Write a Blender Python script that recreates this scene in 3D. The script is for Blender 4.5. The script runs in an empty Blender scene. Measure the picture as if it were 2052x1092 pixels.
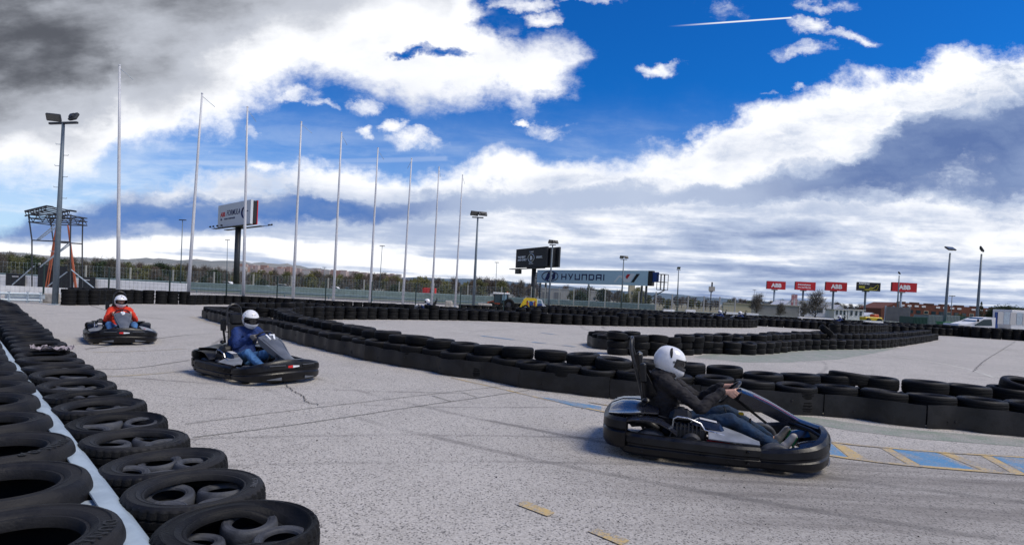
import bpy, bmesh, math, random
from mathutils import Vector, Matrix, Euler, noise as mnoise
R = math.radians
random.seed(7)
scn = bpy.context.scene
COL = scn.collection

# ------------------------------------------------------------------ camera
FPX, CX, PY, PITCH, ROLL, CAMH = 1150.0, 1026.0, 610.0, R(-1.0), R(2.8), 1.6
cam_d = bpy.data.cameras.new('camera'); cam = bpy.data.objects.new('camera', cam_d); COL.objects.link(cam)
CAMM = Matrix.Translation((0, 0, CAMH)) @ Matrix.Rotation(R(90) + PITCH, 4, 'X') @ Matrix.Rotation(ROLL, 4, 'Z')
cam.matrix_world = CAMM
cam_d.sensor_width = 36.0; cam_d.lens = FPX / 2052 * 36
cam_d.shift_y = (PY - 546) / 2052
cam_d.clip_start = 0.05; cam_d.clip_end = 9000
scn.camera = cam
CR = CAMM.to_3x3()
def ray(px, py): return CR @ Vector((px - CX, PY - py, -FPX))
def G(px, py, z=0.0):
    d = ray(px, py); t = (z - CAMH) / d.z
    return Vector((d.x * t, d.y * t, z))
def at(px, py, Y):
    d = ray(px, py); t = Y / d.y
    return Vector((d.x * t, Y, CAMH + d.z * t))
def hor(px): return 590 + math.tan(ROLL) * (px - 1026)

# ------------------------------------------------------------------ view, world and sun
scn.view_settings.view_transform = 'Standard'; scn.view_settings.look = 'None'
scn.view_settings.exposure = 0.07; scn.view_settings.gamma = 1.0
scn.cycles.use_denoising = True
SUN_EL, SUN_AZ = R(54), R(108)          # azimuth measured from +Y (view direction) towards +X
world = bpy.data.worlds.new('World'); scn.world = world; world.use_nodes = True
WT = world.node_tree
for n in list(WT.nodes): WT.nodes.remove(n)

class E:
    """a float socket with arithmetic, building Math nodes"""
    nt = None
    def __init__(s, v): s.v = v
    @staticmethod
    def m(op, *a, clamp=False):
        n = E.nt.nodes.new('ShaderNodeMath'); n.operation = op; n.use_clamp = clamp
        for i, x in enumerate(a):
            x = x.v if isinstance(x, E) else x
            if isinstance(x, (int, float)): n.inputs[i].default_value = x
            else: E.nt.links.new(x, n.inputs[i])
        return E(n.outputs[0])
    def __add__(s, o): return E.m('ADD', s, o)
    __radd__ = __add__
    def __sub__(s, o): return E.m('SUBTRACT', s, o)
    def __rsub__(s, o): return E.m('SUBTRACT', o, s)
    def __mul__(s, o): return E.m('MULTIPLY', s, o)
    __rmul__ = __mul__
    def __truediv__(s, o): return E.m('DIVIDE', s, o)
    def __rtruediv__(s, o): return E.m('DIVIDE', o, s)
    def __neg__(s): return E.m('MULTIPLY', s, -1.0)
def emin(a, b): return E.m('MINIMUM', a, b)
def emax(a, b): return E.m('MAXIMUM', a, b)
def sat(a): return E.m('ADD', a, 0.0, clamp=True)
def sstep(e0, e1, x):
    n = E.nt.nodes.new('ShaderNodeMapRange'); n.interpolation_type = 'SMOOTHSTEP'; n.clamp = True
    E.nt.links.new(x.v, n.inputs[0])
    n.inputs[1].default_value = e0; n.inputs[2].default_value = e1
    return E(n.outputs[0])
def vec(x, y, z=0.0):
    n = E.nt.nodes.new('ShaderNodeCombineXYZ')
    for i, c in enumerate((x, y, z)):
        if isinstance(c, E): E.nt.links.new(c.v, n.inputs[i])
        else: n.inputs[i].default_value = c
    return n.outputs[0]
def fbm(v, scale, detail=6, rough=.55, lac=2.0, dist=0.0):
    n = E.nt.nodes.new('ShaderNodeTexNoise'); n.inputs['Scale'].default_value = scale
    n.inputs['Detail'].default_value = detail; n.inputs['Roughness'].default_value = rough
    n.inputs['Lacunarity'].default_value = lac; n.inputs['Distortion'].default_value = dist
    if v is not None: E.nt.links.new(v, n.inputs['Vector'])
    return E(n.outputs[0])
def mixc(f, a, b):
    n = E.nt.nodes.new('ShaderNodeMix'); n.data_type = 'RGBA'
    E.nt.links.new(f.v, n.inputs[0])
    for x, i in ((a, 6), (b, 7)):
        if isinstance(x, tuple): n.inputs[i].default_value = (*x, 1)
        else: E.nt.links.new(x, n.inputs[i])
    return n.outputs[2]

def build_sky():
    E.nt = WT; nodes, links = WT.nodes, WT.links
    sky = nodes.new('ShaderNodeTexSky'); sky.sky_type = 'NISHITA'; sky.sun_disc = False
    sky.sun_elevation = SUN_EL; sky.sun_rotation = SUN_AZ
    sky.air_density = 1.0; sky.dust_density = 0.3; sky.ozone_density = 2.5
    tc = nodes.new('ShaderNodeTexCoord'); sp = nodes.new('ShaderNodeSeparateXYZ')
    links.new(tc.outputs['Generated'], sp.inputs[0])
    X, Y, Z = (E(o) for o in sp.outputs)
    Ya = emax(E.m('ABSOLUTE', Y), 0.12)
    u, v = X / Ya, Z / Ya
    vc = emax(v, 0.0)
    def uv(px, py):
        d = ray(px, py); return d.x / d.y, d.z / d.y
    UM = 1.15
    P0 = vec(u, v * 1.25)
    w1 = fbm(P0, 7.0, 7, .62, 2.1) - .5
    w2 = fbm(vec(u + 11.3, v * 1.25 + 5.1), 7.0, 7, .62, 2.1) - .5
    w3 = fbm(vec(u - 6.3, v * 1.25 + 9.1), 2.6, 3, .5) - .5
    u0, v0 = u, v
    u = u + w1 * .16 + w3 * .05
    v = v + w2 * .10 * sstep(-.01, .22, v) 
    un = (u + UM) * (1 / (2 * UM))
    def curve(pts, is_uv=False):
        n = nodes.new('ShaderNodeFloatCurve'); links.new(un.v, n.inputs['Value'])
        c = n.mapping.curves[0]
        q = [uv(*p) for p in pts] if not is_uv else pts
        q = sorted(((a + UM) / (2 * UM), b) for a, b in q)
        for p, t in zip(c.points, (q[0], q[-1])): p.location = t
        for t in q[1:-1]: c.points.new(*t)
        n.mapping.use_clip = False
        for p in c.points: p.handle_type = 'AUTO_CLAMPED'
        n.mapping.update()
        return E(n.outputs[0])
    P = vec(u0, v0 * 1.25)
    nA = fbm(P, 6.0, 10, .62, 2.1, .1) - .5           # billows
    nB = fbm(vec(u + 3.1, v * 1.6), 2.6, 4, .5) - .5      # large softness
    nC = fbm(vec(u * 1.0 + 7.7, v * 2.4), 9.0, 8, .62, 2.1, .3) - .5
    nD = fbm(vec(u0 * .8 + v0 * .9 + 2.0, v0 * 2.2 - u0 * .5), 4.0, 7, .58) - .5
    k = 1.0 / (emax(v0, 0.0) + 0.05)
    nS = fbm(vec(u0 * k * .55, k * .8), 1.0, 8, .56, 2.0, .2) * .4 + fbm(vec(u0 * 1.1 + 5.0, v0 * 4.6), 4.6, 8, .60, 2.1, .25) * .6      # flat layers seen towards the horizon
    nS2 = fbm(vec(u0 * k * .32 + 4, k * .62), 1.0, 5, .5, 2.0, .1)
    # upper cloud: lower edge, upper edge
    L1 = curve([(-300, 420), (0, 372), (100, 360), (180, 348), (240, 300), (330, 303), (390, 285), (430, 262), (520, 212), (600, 182),
                (700, 186), (800, 190), (850, 210), (920, 216), (990, 200), (1060, 222), (1086, 196), (1130, 160), (1190, 122), (1230, 60), (1300, -60), (1500, -300)])
    T1 = curve([(-300, -900), (700, -900), (860, -500), (930, -20), (985, 30), (1030, 72), (1062, 88), (1110, 72), (1150, 88), (1190, 120), (1300, 240), (1500, 300)])
    d1 = emin(v - L1, T1 - v)
    m1 = sstep(-.018, .048, d1 + nA * .16 + nC * .05)
    def hole(cx, cy, rx, ry, amp=1.0):
        a, b = uv(cx, cy)
        q = (u - a) * (FPX / rx); w = (v - b) * (FPX / ry)
        return amp * (1.0 - (q * q + w * w))
    h = emax(hole(890, 109, 56, 9, .8), hole(822, 112, 30, 7, .6))
    h = emax(h, hole(985, 45, 40, 22, .8))
    m1 = m1 * (1.0 - sstep(-.7, .9, h + nA * 4.2 + nC * 1.5))
    # lower bank
    E2 = curve([(-300, 470), (0, 455), (110, 432), (200, 402), (260, 384), (400, 360), (500, 352), (600, 346), (700, 331), (800, 330), (930, 318), (1000, 304),
                (1100, 310), (1200, 316), (1300, 312), (1345, 300), (1390, 266), (1450, 236), (1530, 204), (1620, 186), (1700, 166), (1800, 152), (1860, 116), (1950, 106), (2052, 92), (2300, 20)])
    d2 = E2 - v
    m2 = sstep(-.012, .026, d2 + nA * .13 + nC * .035)
    # small clouds
    bl = None
    for b in [(725, 217, 46, 20), (838, 284, 70, 24), (792, 250, 40, 17), (1095, 248, 52, 24), (1030, 235, 24, 9), (725, 262, 22, 16), (540, 338, 46, 14),
              (1630, 55, 44, 26), (1610, 100, 76, 18, .9), (1690, 78, 60, 12, .5), (1470, 30, 46, 26, .45), (1650, 8, 40, 14, .6), (1330, 137, 34, 12, .45), (1540, 188, 20, 7, .6), (1605, 175, 22, 9, .7),
              (1080, 45, 46, 22), (1040, 10, 70, 18), (1185, 5, 70, 10, .7), (505, 262, 16, 14, .4), (600, 190, 60, 18, .8), (650, 214, 30, 10, .7), (1700, 5, 30, 12, .5)]:
        e = hole(*b); bl = e if bl is None else emax(bl, e)
    bl = emax(bl, -1.2)
    m3 = sstep(-.15, 1.35, bl + nA * 3.4 + nC * 2.6) * sstep(-.7, .1, bl)
    # thin streaks left of centre, contrail
    def streak(a, b, w, amp):
        (x0, y0), (x1, y1) = uv(*a), uv(*b)
        L = math.hypot(x1 - x0, y1 - y0); tx, ty = (x1 - x0) / L, (y1 - y0) / L
        t = (u0 - x0) * tx + (v0 - y0) * ty
        s = E.m('ABSOLUTE', (v0 - y0) * tx - (u0 - x0) * ty)
        tn = t * (1 / L)
        return amp * sstep(0., .5, tn) * (1.0 - sstep(.985, 1.0, tn)) * (1.0 - sstep(w * .3, w, s))
    m4 = streak((1335, 54), (1588, 36), .0019, .85)
    m5 = emax(streak((150, 322), (760, 333), .006, .16) , streak((420, 330), (900, 318), .006, .14))
    veil = sat(sstep(.38, .08, v) * (.35 + .45 * sstep(.44, .62, nS)) + sstep(.34, .12, v) * sstep(-.45, -.95, u0) * .3)      # milky air low down
    # shading of the clouds
    left = sstep(.15, -.95, u)
    s1 = E.m('MINIMUM', 1.3, sstep(.0, .22, d1) * (left * 1.15 + .0) + (nB * 2.2 + nD * 1.3) * sstep(.0, .10, d1) * (.34 + left * .45) + nA * .35 * sstep(.02, .1, d1) * (1.0 - left))
    C2 = curve([(-300, 440), (0, 440), (250, 432), (500, 425), (700, 432), (850, 410), (1000, 400), (1200, 400), (1400, 395), (1600, 372), (1760, 345), (1850, 310), (2052, 285), (2300, 270)])
    W2 = curve([(-1.15, .050), (-.7, .050), (-.35, .048), (-.05, .030), (.2, .028), (.45, .040), (.62, .065), (.75, .10), (.9, .115), (1.15, .12)], True)
    A2 = curve([(-1.15, .8), (-.6, .95), (-.35, .95), (-.12, .66), (.1, .48), (.35, .60), (.55, .85), (.7, 1.0), (1.15, 1.0)], True)
    q = (v - C2 + nA * .055 + nC * .02) / W2
    q = q + nD * 1.8 + nC * .8
    band = sstep(1.35, .2, E.m('ABSOLUTE', q)) * A2 * (1.0 + nB * .6)
    under = sat(nB * 1.4 + nD * 1.8 + nC * 1.2 - .05) * .75 * sstep(.0, .05, d2)
    low = sstep(.39, .67, nS * .65 + nS2 * .45 + nC * .16) * sstep(.23, .12, v) * (.60 + .20 * sstep(-.1, .5, u0)) * (1.0 - sstep(.0, .035, E.m('ABSOLUTE', v - .047) + sstep(-.30, .25, u) * .05) * .0)
    puff_l = sstep(.022, .0, E.m('ABSOLUTE', v - curve([(-300, 505), (100, 505), (300, 493), (450, 486), (700, 516), (900, 534), (1300, 560), (2052, 600)]) + nA * .03)) * sstep(.5, -.1, u)
    s2 = sat(emax(emax(band, under), low) - puff_l * .7)
    # colour
    blue = nodes.new('ShaderNodeHueSaturation'); blue.inputs['Saturation'].default_value = 1.28; blue.inputs['Value'].default_value = 1.0
    links.new(sky.outputs[0], blue.inputs['Color'])
    # deepen the blue upward as a clear spring sky does, already in the sky model; small tint only
    tint = nodes.new('ShaderNodeMix'); tint.data_type = 'RGBA'; tint.blend_type = 'MULTIPLY'; tint.inputs[0].default_value = 1.0
    links.new(blue.outputs[0], tint.inputs[6]); tint.inputs[7].default_value = (.11, .70, 1.24, 1)
    S = 1 / 0.1
    cs = lambda c: tuple(x * S for x in c)
    col = mixc(veil, tint.outputs[2], cs((.72, .82, .95)))
    col = mixc(emax(m4, m5), col, cs((.95, .97, 1.0)))
    col = mixc(m3, col, cs((1.0, 1.01, 1.04)))
    wsh = sat(nD * 1.9 + nA * .9 + .15)
    white = mixc(wsh, cs((1.04, 1.05, 1.08)), cs((.74, .77, .84)))
    c2 = mixc(sstep(0., .55, s2), white, cs((.47, .55, .72)))
    c2 = mixc(sstep(.45, .95, s2), c2, mixc(sat(nD * 2.2 + nC * 1.2 + nB + .28), mixc(sstep(.1, -.5, u0), cs((.115, .185, .40)), cs((.085, .205, .53))), cs((.27, .36, .57))))
    col = mixc(m2, col, c2)
    c1 = mixc(sstep(0., .45, s1), white, cs((.54, .57, .64)))
    c1 = mixc(sstep(.30, 1.25, s1 + nD * .8 - .08), c1, cs((.100, .108, .130)))
    col = mixc(m1, col, c1)
    col = mixc(sstep(.0, -.02, Z), col, cs((.30, .29, .28)))
    bg = nodes.new('ShaderNodeBackground'); bg.inputs['Strength'].default_value = 0.1
    links.new(col, bg.inputs['Color'])
    out = nodes.new('ShaderNodeOutputWorld'); links.new(bg.outputs[0], out.inputs['Surface'])
build_sky()
world.cycles.sampling_method = 'MANUAL'; world.cycles.sample_map_resolution = 512
sun_d = bpy.data.lights.new('sun', 'SUN'); sun_d.energy = 2.9; sun_d.angle = R(26); sun_d.color = (1, .91, .77)
sun = bpy.data.objects.new('sun', sun_d); COL.objects.link(sun)
sdir = Vector((math.sin(SUN_AZ) * math.cos(SUN_EL), math.cos(SUN_AZ) * math.cos(SUN_EL), math.sin(SUN_EL)))
sun.rotation_euler = sdir.to_track_quat('Z', 'Y').to_euler()

# ------------------------------------------------------------------ helpers
def tag(o, label=None, cat=None, group=None, kind=None):
    if label: o['label'] = label
    if cat: o['category'] = cat
    if group: o['group'] = group
    if kind: o['kind'] = kind
    return o
def empty(name, loc=(0, 0, 0), rz=0.0, **k):
    o = bpy.data.objects.new(name, None); COL.objects.link(o); o.empty_display_size = .2
    o.location = loc; o.rotation_euler = (0, 0, rz); tag(o, **k); return o
def copy_tree(o, parent=None):
    c = o.copy(); COL.objects.link(c); c.parent = parent
    for ch in o.children: copy_tree(ch, c)
    return c
ORD = ['zeroth', 'first', 'second', 'third', 'fourth', 'fifth', 'sixth', 'seventh', 'eighth', 'ninth', 'tenth', 'eleventh', 'twelfth', 'thirteenth',
       'fourteenth', 'fifteenth', 'sixteenth', 'seventeenth', 'eighteenth', 'nineteenth', 'twentieth']
def ordn(i):
    if i <= 20: return ORD[i]
    t = ['', '', 'twenty', 'thirty', 'forty', 'fifty'][i // 10]
    return t + '-' + ORD[i % 10] if i % 10 else {20: 'twentieth', 30: 'thirtieth', 40: 'fortieth', 50: 'fiftieth'}[i]

class MB:
    """collects geometry; build() links it as one mesh object"""
    def __init__(s): s.V = []; s.F = []; s.M = []; s.S = []; s.mi = 0; s.sm = False
    def mat(s, i, smooth=False): s.mi = i; s.sm = smooth; return s
    def face(s, *idx): s.F.append(idx); s.M.append(s.mi); s.S.append(s.sm)
    def add(s, vs): n = len(s.V); s.V += [tuple(v) for v in vs]; return n
    def quad(s, a, b, c, d): n = s.add((a, b, c, d)); s.face(n, n + 1, n + 2, n + 3)
    def tri(s, a, b, c): n = s.add((a, b, c)); s.face(n, n + 1, n + 2)
    def box(s, c, d, rot=None, bev=0.0, taper=1.0):
        x, y, z = (q / 2 for q in d); c = Vector(c)
        if bev:
            b = min(bev, x * .95, y * .95, z * .95); P = []
            for zz, k in ((-z, 1), (-z + b, 0), (z - b, 0), (z, 1)):
                t = taper if zz > 0 else 1.0; xx, yy = x * t, y * t; e = b if k else 0
                P += [(-xx + b + 0, -yy + e, zz), (xx - b, -yy + e, zz), (xx - e, -yy + b, zz), (xx - e, yy - b, zz), (xx - b, yy - e, zz), (-xx + b, yy - e, zz), (-xx + e, yy - b, zz), (-xx + e, -yy + b, zz)]
            P = [c + (rot @ Vector(p) if rot else Vector(p)) for p in P]
            n = s.add(P)
            for r in range(3):
                for i in range(8):
                    j = (i + 1) % 8; s.face(n + r * 8 + i, n + r * 8 + j, n + r * 8 + 8 + j, n + r * 8 + 8 + i)
            s.face(*[n + i for i in range(7, -1, -1)]); s.face(*[n + 24 + i for i in range(8)])
            return s
        P = [(-x, -y, -z), (x, -y, -z), (x, y, -z), (-x, y, -z), (-x * taper, -y * taper, z), (x * taper, -y * taper, z), (x * taper, y * taper, z), (-x * taper, y * taper, z)]
        P = [c + (rot @ Vector(p) if rot else Vector(p)) for p in P]
        n = s.add(P)
        for f in ((3, 2, 1, 0), (4, 5, 6, 7), (0, 1, 5, 4), (1, 2, 6, 5), (2, 3, 7, 6), (3, 0, 4, 7)): s.face(*[n + i for i in f])
        return s
    def tube(s, pts, r, n=8, cap=True, closed=False):
        pts = [Vector(p) for p in pts]; m = len(pts); rs = r if isinstance(r, (list, tuple)) else [r] * m
        up = None; base = len(s.V)
        for i, p in enumerate(pts):
            a = pts[(i - 1) % m] if (i > 0 or closed) else p
            b = pts[(i + 1) % m] if (i < m - 1 or closed) else p
            t = (b - a).normalized()
            if up is None: up = t.orthogonal().normalized()
            up = (up - t * up.dot(t)); up = up.normalized() if up.length > 1e-6 else t.orthogonal().normalized()
            w = t.cross(up)
            s.add([p + (up * math.cos(2 * math.pi * k / n) + w * math.sin(2 * math.pi * k / n)) * rs[i] for k in range(n)])
        for i in range(m if closed else m - 1):
            for k in range(n):
                i2 = (i + 1) % m
                s.face(base + i * n + k, base + i * n + (k + 1) % n, base + i2 * n + (k + 1) % n, base + i2 * n + k)
        if cap and not closed:
            s.face(*[base + k for k in range(n - 1, -1, -1)]); s.face(*[base + (m - 1) * n + k for k in range(n)])
        return s
    def lathe(s, prof, n=24, M=None, closed=False, fn=None):
        base = len(s.V); m = len(prof)
        for i in range(n):
            a = 2 * math.pi * i / n
            for j, (r, z) in enumerate(prof):
                if fn: r, z = fn(r, z, a, j, i)
                v = Vector((r * math.cos(a), r * math.sin(a), z)); s.V.append(tuple(M @ v if M else v))
        for i in range(n):
            i2 = (i + 1) % n
            for j in range(m if closed else m - 1):
                j2 = (j + 1) % m
                s.face(base + i * m + j, base + i2 * m + j, base + i2 * m + j2, base + i * m + j2)
        return s
    def loft(s, rings, closed_ring=True, cap=True):
        n = len(rings[0]); base = len(s.V)
        for r in rings: s.add(r)
        for i in range(len(rings) - 1):
            for k in range(n if closed_ring else n - 1):
                k2 = (k + 1) % n
                s.face(base + i * n + k, base + i * n + k2, base + (i + 1) * n + k2, base + (i + 1) * n + k)
        if cap and closed_ring:
            s.face(*[base + k for k in range(n - 1, -1, -1)]); s.face(*[base + (len(rings) - 1) * n + k for k in range(n)])
        return s
    def poly(s, pts, y0, y1, M=None):
        """prism of a polygon in the XZ plane between depths y0 and y1"""
        n = len(pts); T = (lambda v: M @ Vector(v)) if M else (lambda v: v)
        a = s.add([T((x, y0, z)) for x, z in pts]); b = s.add([T((x, y1, z)) for x, z in pts])
        s.face(*[a + i for i in range(n)]); s.face(*[b + i for i in range(n - 1, -1, -1)])
        for i in range(n):
            j = (i + 1) % n; s.face(a + j, a + i, b + i, b + j)
        return s
    def mesh(s, name):
        me = bpy.data.meshes.new(name); me.from_pydata(s.V, [], s.F)
        me.polygons.foreach_set('material_index', s.M); me.polygons.foreach_set('use_smooth', s.S); me.update(); return me
    def build(s, name, mats, parent=None, fix=True, **k):
        me = s.mesh(name)
        if fix:
            bm = bmesh.new(); bm.from_mesh(me); bmesh.ops.recalc_face_normals(bm, faces=bm.faces); bm.to_mesh(me); bm.free()
        return link(name, me, mats, parent, **k)
def link(name, me, mats, parent=None, **k):
    o = bpy.data.objects.new(name, me); COL.objects.link(o)
    if not len(me.materials):
        for m in (mats if isinstance(mats, (list, tuple)) else [mats]): me.materials.append(m)
    o.parent = parent; tag(o, **k); return o
def autosmooth(o, ang=40):
    me = o.data
    bm = bmesh.new(); bm.from_mesh(me)
    for f in bm.faces: f.smooth = True
    for e in bm.edges:
        if len(e.link_faces) == 2: e.smooth = e.calc_face_angle(0) < R(ang)
    bm.to_mesh(me); bm.free(); return o
def text(name, s, size, mat, parent, M, depth=.004, width=1.0, shear=0.0, bold=0.0, align='LEFT', spacing=1.0):
    """flat raised lettering; local x along the line, local z up, faces -y"""
    c = bpy.data.curves.new('lettering', 'FONT'); c.body = s; c.size = size * 1.36; c.extrude = depth / 2; c.offset = bold; c.shear = shear
    c.align_x = align; c.space_character = spacing; c.resolution_u = 3
    o = bpy.data.objects.new('tmp', c); COL.objects.link(o)
    dg = bpy.context.evaluated_depsgraph_get()
    me = bpy.data.meshes.new_from_object(o.evaluated_get(dg)); bpy.data.objects.remove(o); bpy.data.curves.remove(c)
    me.transform(Matrix.Rotation(R(90), 4, 'X') @ Matrix.Diagonal((width, 1, 1, 1))); me.transform(M)
    me.materials.clear(); return link(name, me, mat, parent)
def resample(pts, step, closed=False):
    """points every STEP metres along a smooth curve through pts (2D)"""
    P = [Vector((p[0], p[1])) for p in pts]; out = []
    Q = P + [P[0]] if closed else P
    dense = []
    for i in range(len(Q) - 1):
        p0 = Q[i - 1] if i > 0 else (P[-1] if closed else 2 * Q[0] - Q[1]); p1, p2 = Q[i], Q[i + 1]
        p3 = Q[i + 2] if i + 2 < len(Q) else (P[1] if closed else 2 * Q[-1] - Q[-2])
        for k in range(24):
            t = k / 24
            dense.append(.5 * ((2 * p1) + (p2 - p0) * t + (2 * p0 - 5 * p1 + 4 * p2 - p3) * t * t + (3 * p1 - p0 - 3 * p2 + p3) * t ** 3))
    dense.append(Q[-1]); L = [0]
    for a, b in zip(dense, dense[1:]): L.append(L[-1] + (b - a).length)
    n = max(2, round(L[-1] / step)); j = 0
    for i in range(n if closed else n + 1):
        s_ = L[-1] * i / n
        while j < len(L) - 2 and L[j + 1] < s_: j += 1
        d = L[j + 1] - L[j]; t = (s_ - L[j]) / d if d > 1e-9 else 0
        out.append(dense[j].lerp(dense[j + 1], min(max(t, 0), 1)))
    return out
def normals2(pts, closed=False):
    out = []; n = len(pts)
    for i in range(n):
        a = pts[(i - 1) % n] if (i > 0 or closed) else pts[i]; b = pts[(i + 1) % n] if (i < n - 1 or closed) else pts[i]
        t = (b - a).normalized(); out.append(Vector((-t.y, t.x)))       # left of the direction of travel
    return out
def sweep(mb, path, prof, closed=False, scale=None):
    """carry a closed profile [(outward offset, z)] along a plan path; outward = right of travel"""
    path = [Vector(p) for p in path]; N = normals2(path, closed); rings = []
    for i, (p, nn) in enumerate(zip(path, N)):
        pr = prof(i / (len(path) - 1)) if callable(prof) else prof
        rings.append([(p.x - nn.x * o, p.y - nn.y * o, z) for o, z in pr])
    if closed: rings.append(rings[0])
    mb.loft(rings, True, not closed); return mb
def smooth_path(pts, n):
    return resample(pts, 1e9) if n < 2 else [Vector(p) for p in _even(pts, n)]
def _even(pts, n):
    q = resample(pts, .01); return [q[round(i * (len(q) - 1) / (n - 1))] for i in range(n)]

# ------------------------------------------------------------------ materials
def pbr(name, col, rough=.6, metal=0.0, spec=.5, noise=0.0, scale=8.0, bump=0.0, bscale=40.0, coat=0.0, alpha=None, col2=None, emis=None):
    m = bpy.data.materials.new(name); m.use_nodes = True; nt = m.node_tree; b = nt.nodes['Principled BSDF']
    b.inputs['Base Color'].default_value = (*col, 1); b.inputs['Roughness'].default_value = rough; b.inputs['Metallic'].default_value = metal
    b.inputs['Specular IOR Level'].default_value = spec
    if coat: b.inputs['Coat Weight'].default_value = coat; b.inputs['Coat Roughness'].default_value = .08
    tc = nt.nodes.new('ShaderNodeTexCoord')
    if noise or col2:
        E.nt = nt; f = fbm(tc.outputs['Object'], scale, 6, .6)
        if col2: c = mixc(sstep(.42, .62, f), col, col2)
        else:
            c = mixc(sstep(.25, .75, f), tuple(x * (1 - noise) for x in col), tuple(min(1, x * (1 + noise)) for x in col))
        nt.links.new(c, b.inputs['Base Color'])
        rg = sstep(.2, .8, f) * .24 + (rough - .12); nt.links.new(rg.v, b.inputs['Roughness'])
    if bump:
        E.nt = nt; f2 = fbm(tc.outputs['Object'], bscale, 5, .6)
        bn = nt.nodes.new('ShaderNodeBump'); bn.inputs['Strength'].default_value = bump; bn.inputs['Distance'].default_value = .01
        nt.links.new(f2.v, bn.inputs['Height']); nt.links.new(bn.outputs[0], b.inputs['Normal'])
    return m
M_ = {}
M_['rubber'] = pbr('tyre rubber', (.0055, .0056, .0066), .56, noise=.6, scale=9, bump=.3, bscale=90, spec=.20)
M_['rubber_dusty'] = pbr('dusty rubber', (.0100, .0102, .0122), .58, col2=(.019, .0188, .0200), scale=6, bump=.3, bscale=80, spec=.22)
M_['rubber_worn'] = pbr('worn tread', (.0045, .0047, .0053), .7, noise=.5, scale=12, bump=.5, bscale=140, spec=.22)
M_['rubber_small'] = pbr('slick kart rubber', (.050, .053, .061), .58, noise=.45, scale=14, bump=.3, bscale=110, spec=.4)
M_['inside'] = pbr('tyre inside', (.004, .004, .0045), .9, noise=.4, scale=10)
M_['mark'] = pbr('moulded lettering', (.062, .064, .070), .6)
M_['mark_dark'] = pbr('moulded dark lettering', (.010, .0105, .012), .55)
M_['belt'] = pbr('conveyor belt rubber', (.0062, .0062, .0068), .50, col2=(.017, .0168, .0172), scale=4.0, bump=.3, bscale=30, spec=.4)
M_['black_plastic'] = pbr('scuffed black plastic', (.0060, .0062, .0078), .36, spec=.32, noise=.6, scale=9, bump=.12, bscale=60)
M_['gloss_dark'] = pbr('dark glossy fairing', (.012, .014, .023), .26, noise=.3, scale=6, coat=.5)
M_['silver_panel'] = pbr('grey fairing plastic', (.105, .115, .135), .40, noise=.25, scale=7)
M_['deck_silver'] = pbr('pale grey deck', (.21, .225, .25), .38, noise=.25, scale=7)
M_['chrome'] = pbr('bare steel tube', (.55, .56, .58), .28, metal=1.0, noise=.2, scale=20)
M_['black_metal'] = pbr('black painted metal', (.015, .015, .017), .4, noise=.3, scale=15)
M_['engine'] = pbr('engine casting', (.030, .030, .033), .5, metal=.2, noise=.4, scale=20)
M_['red'] = pbr('red plastic', (.40, .020, .025), .4, noise=.2)
M_['green'] = pbr('green pedal', (.010, .16, .060), .45, noise=.2)
M_['white_plastic'] = pbr('white shell', (.80, .80, .81), .22, noise=.03, coat=.4)
M_['visor'] = pbr('dark visor', (.010, .010, .013), .07, coat=.6)
M_['skin'] = pbr('skin', (.52, .29, .21), .5, noise=.12, scale=25)
M_['charcoal'] = pbr('charcoal sweatshirt', (.0115, .010, .0125), .85, noise=.25, scale=18, bump=.35, bscale=160)
M_['navy'] = pbr('blue overall top', (.008, .030, .135), .8, noise=.25, scale=14, bump=.35, bscale=140)
M_['orange'] = pbr('orange sweatshirt', (.64, .036, .010), .8, noise=.15, scale=14, bump=.3, bscale=140)
M_['denim'] = pbr('dark denim', (.007, .028, .068), .85, noise=.4, scale=12, bump=.35, bscale=200)
M_['denim_light'] = pbr('light denim', (.060, .165, .36), .85, noise=.35, scale=12, bump=.3, bscale=200)
M_['shoe'] = pbr('grey shoe', (.42, .39, .36), .7, noise=.2)
M_['glove'] = pbr('grey glove', (.16, .145, .14), .75, noise=.4, scale=30)
M_['eye'] = pbr('eye', (.02, .015, .012), .2)
M_['lip'] = pbr('lip', (.36, .13, .11), .5)
M_['balaclava'] = pbr('black fabric', (.012, .012, .014), .9)
M_['galv'] = pbr('galvanised steel', (.42, .49, .54), .45, metal=.25, noise=.15, scale=6)
M_['rail_top'] = pbr('painted steel rail', (.37, .45, .51), .42, metal=.1, col2=(.30, .37, .43), scale=5)
M_['pole_white'] = pbr('white pole', (.56, .57, .60), .4, noise=.08)
M_['pole_blue'] = pbr('grey blue pole', (.12, .155, .185), .5, noise=.15)
M_['dark_steel'] = pbr('dark steel', (.030, .034, .040), .5, noise=.3)
M_['lamp_glass'] = pbr('lamp glass', (.10, .10, .09), .15)
M_['white_paint'] = pbr('white paint', (.78, .78, .77), .55, noise=.08, scale=3)
M_['concrete'] = pbr('concrete', (.42, .39, .34), .85, noise=.25, scale=5, bump=.3)
M_['beige_post'] = pbr('pale post', (.40, .39, .36), .6, noise=.1)
M_['green_mesh'] = pbr('dark green wire', (.012, .034, .030), .5)
M_['orange_paint'] = pbr('orange paint', (.58, .085, .018), .45, noise=.15)
M_['yellow_paint'] = pbr('yellow paint', (.72, .50, .012), .45, noise=.15)
M_['blue_paint'] = pbr('blue paint', (.012, .055, .24), .45)
M_['glass'] = pbr('window glass', (.030, .055, .065), .08)
M_['glass_pale'] = pbr('pale glass', (.22, .34, .40), .1)
M_['board_black'] = pbr('black board', (.010, .012, .018), .6)
M_['board_white'] = pbr('white board', (.66, .69, .73), .6, noise=.05)
M_['board_blue'] = pbr('pale blue board', (.50, .68, .78), .6, noise=.05)
M_['board_red'] = pbr('red board', (.50, .008, .016), .6, noise=.06)
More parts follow.
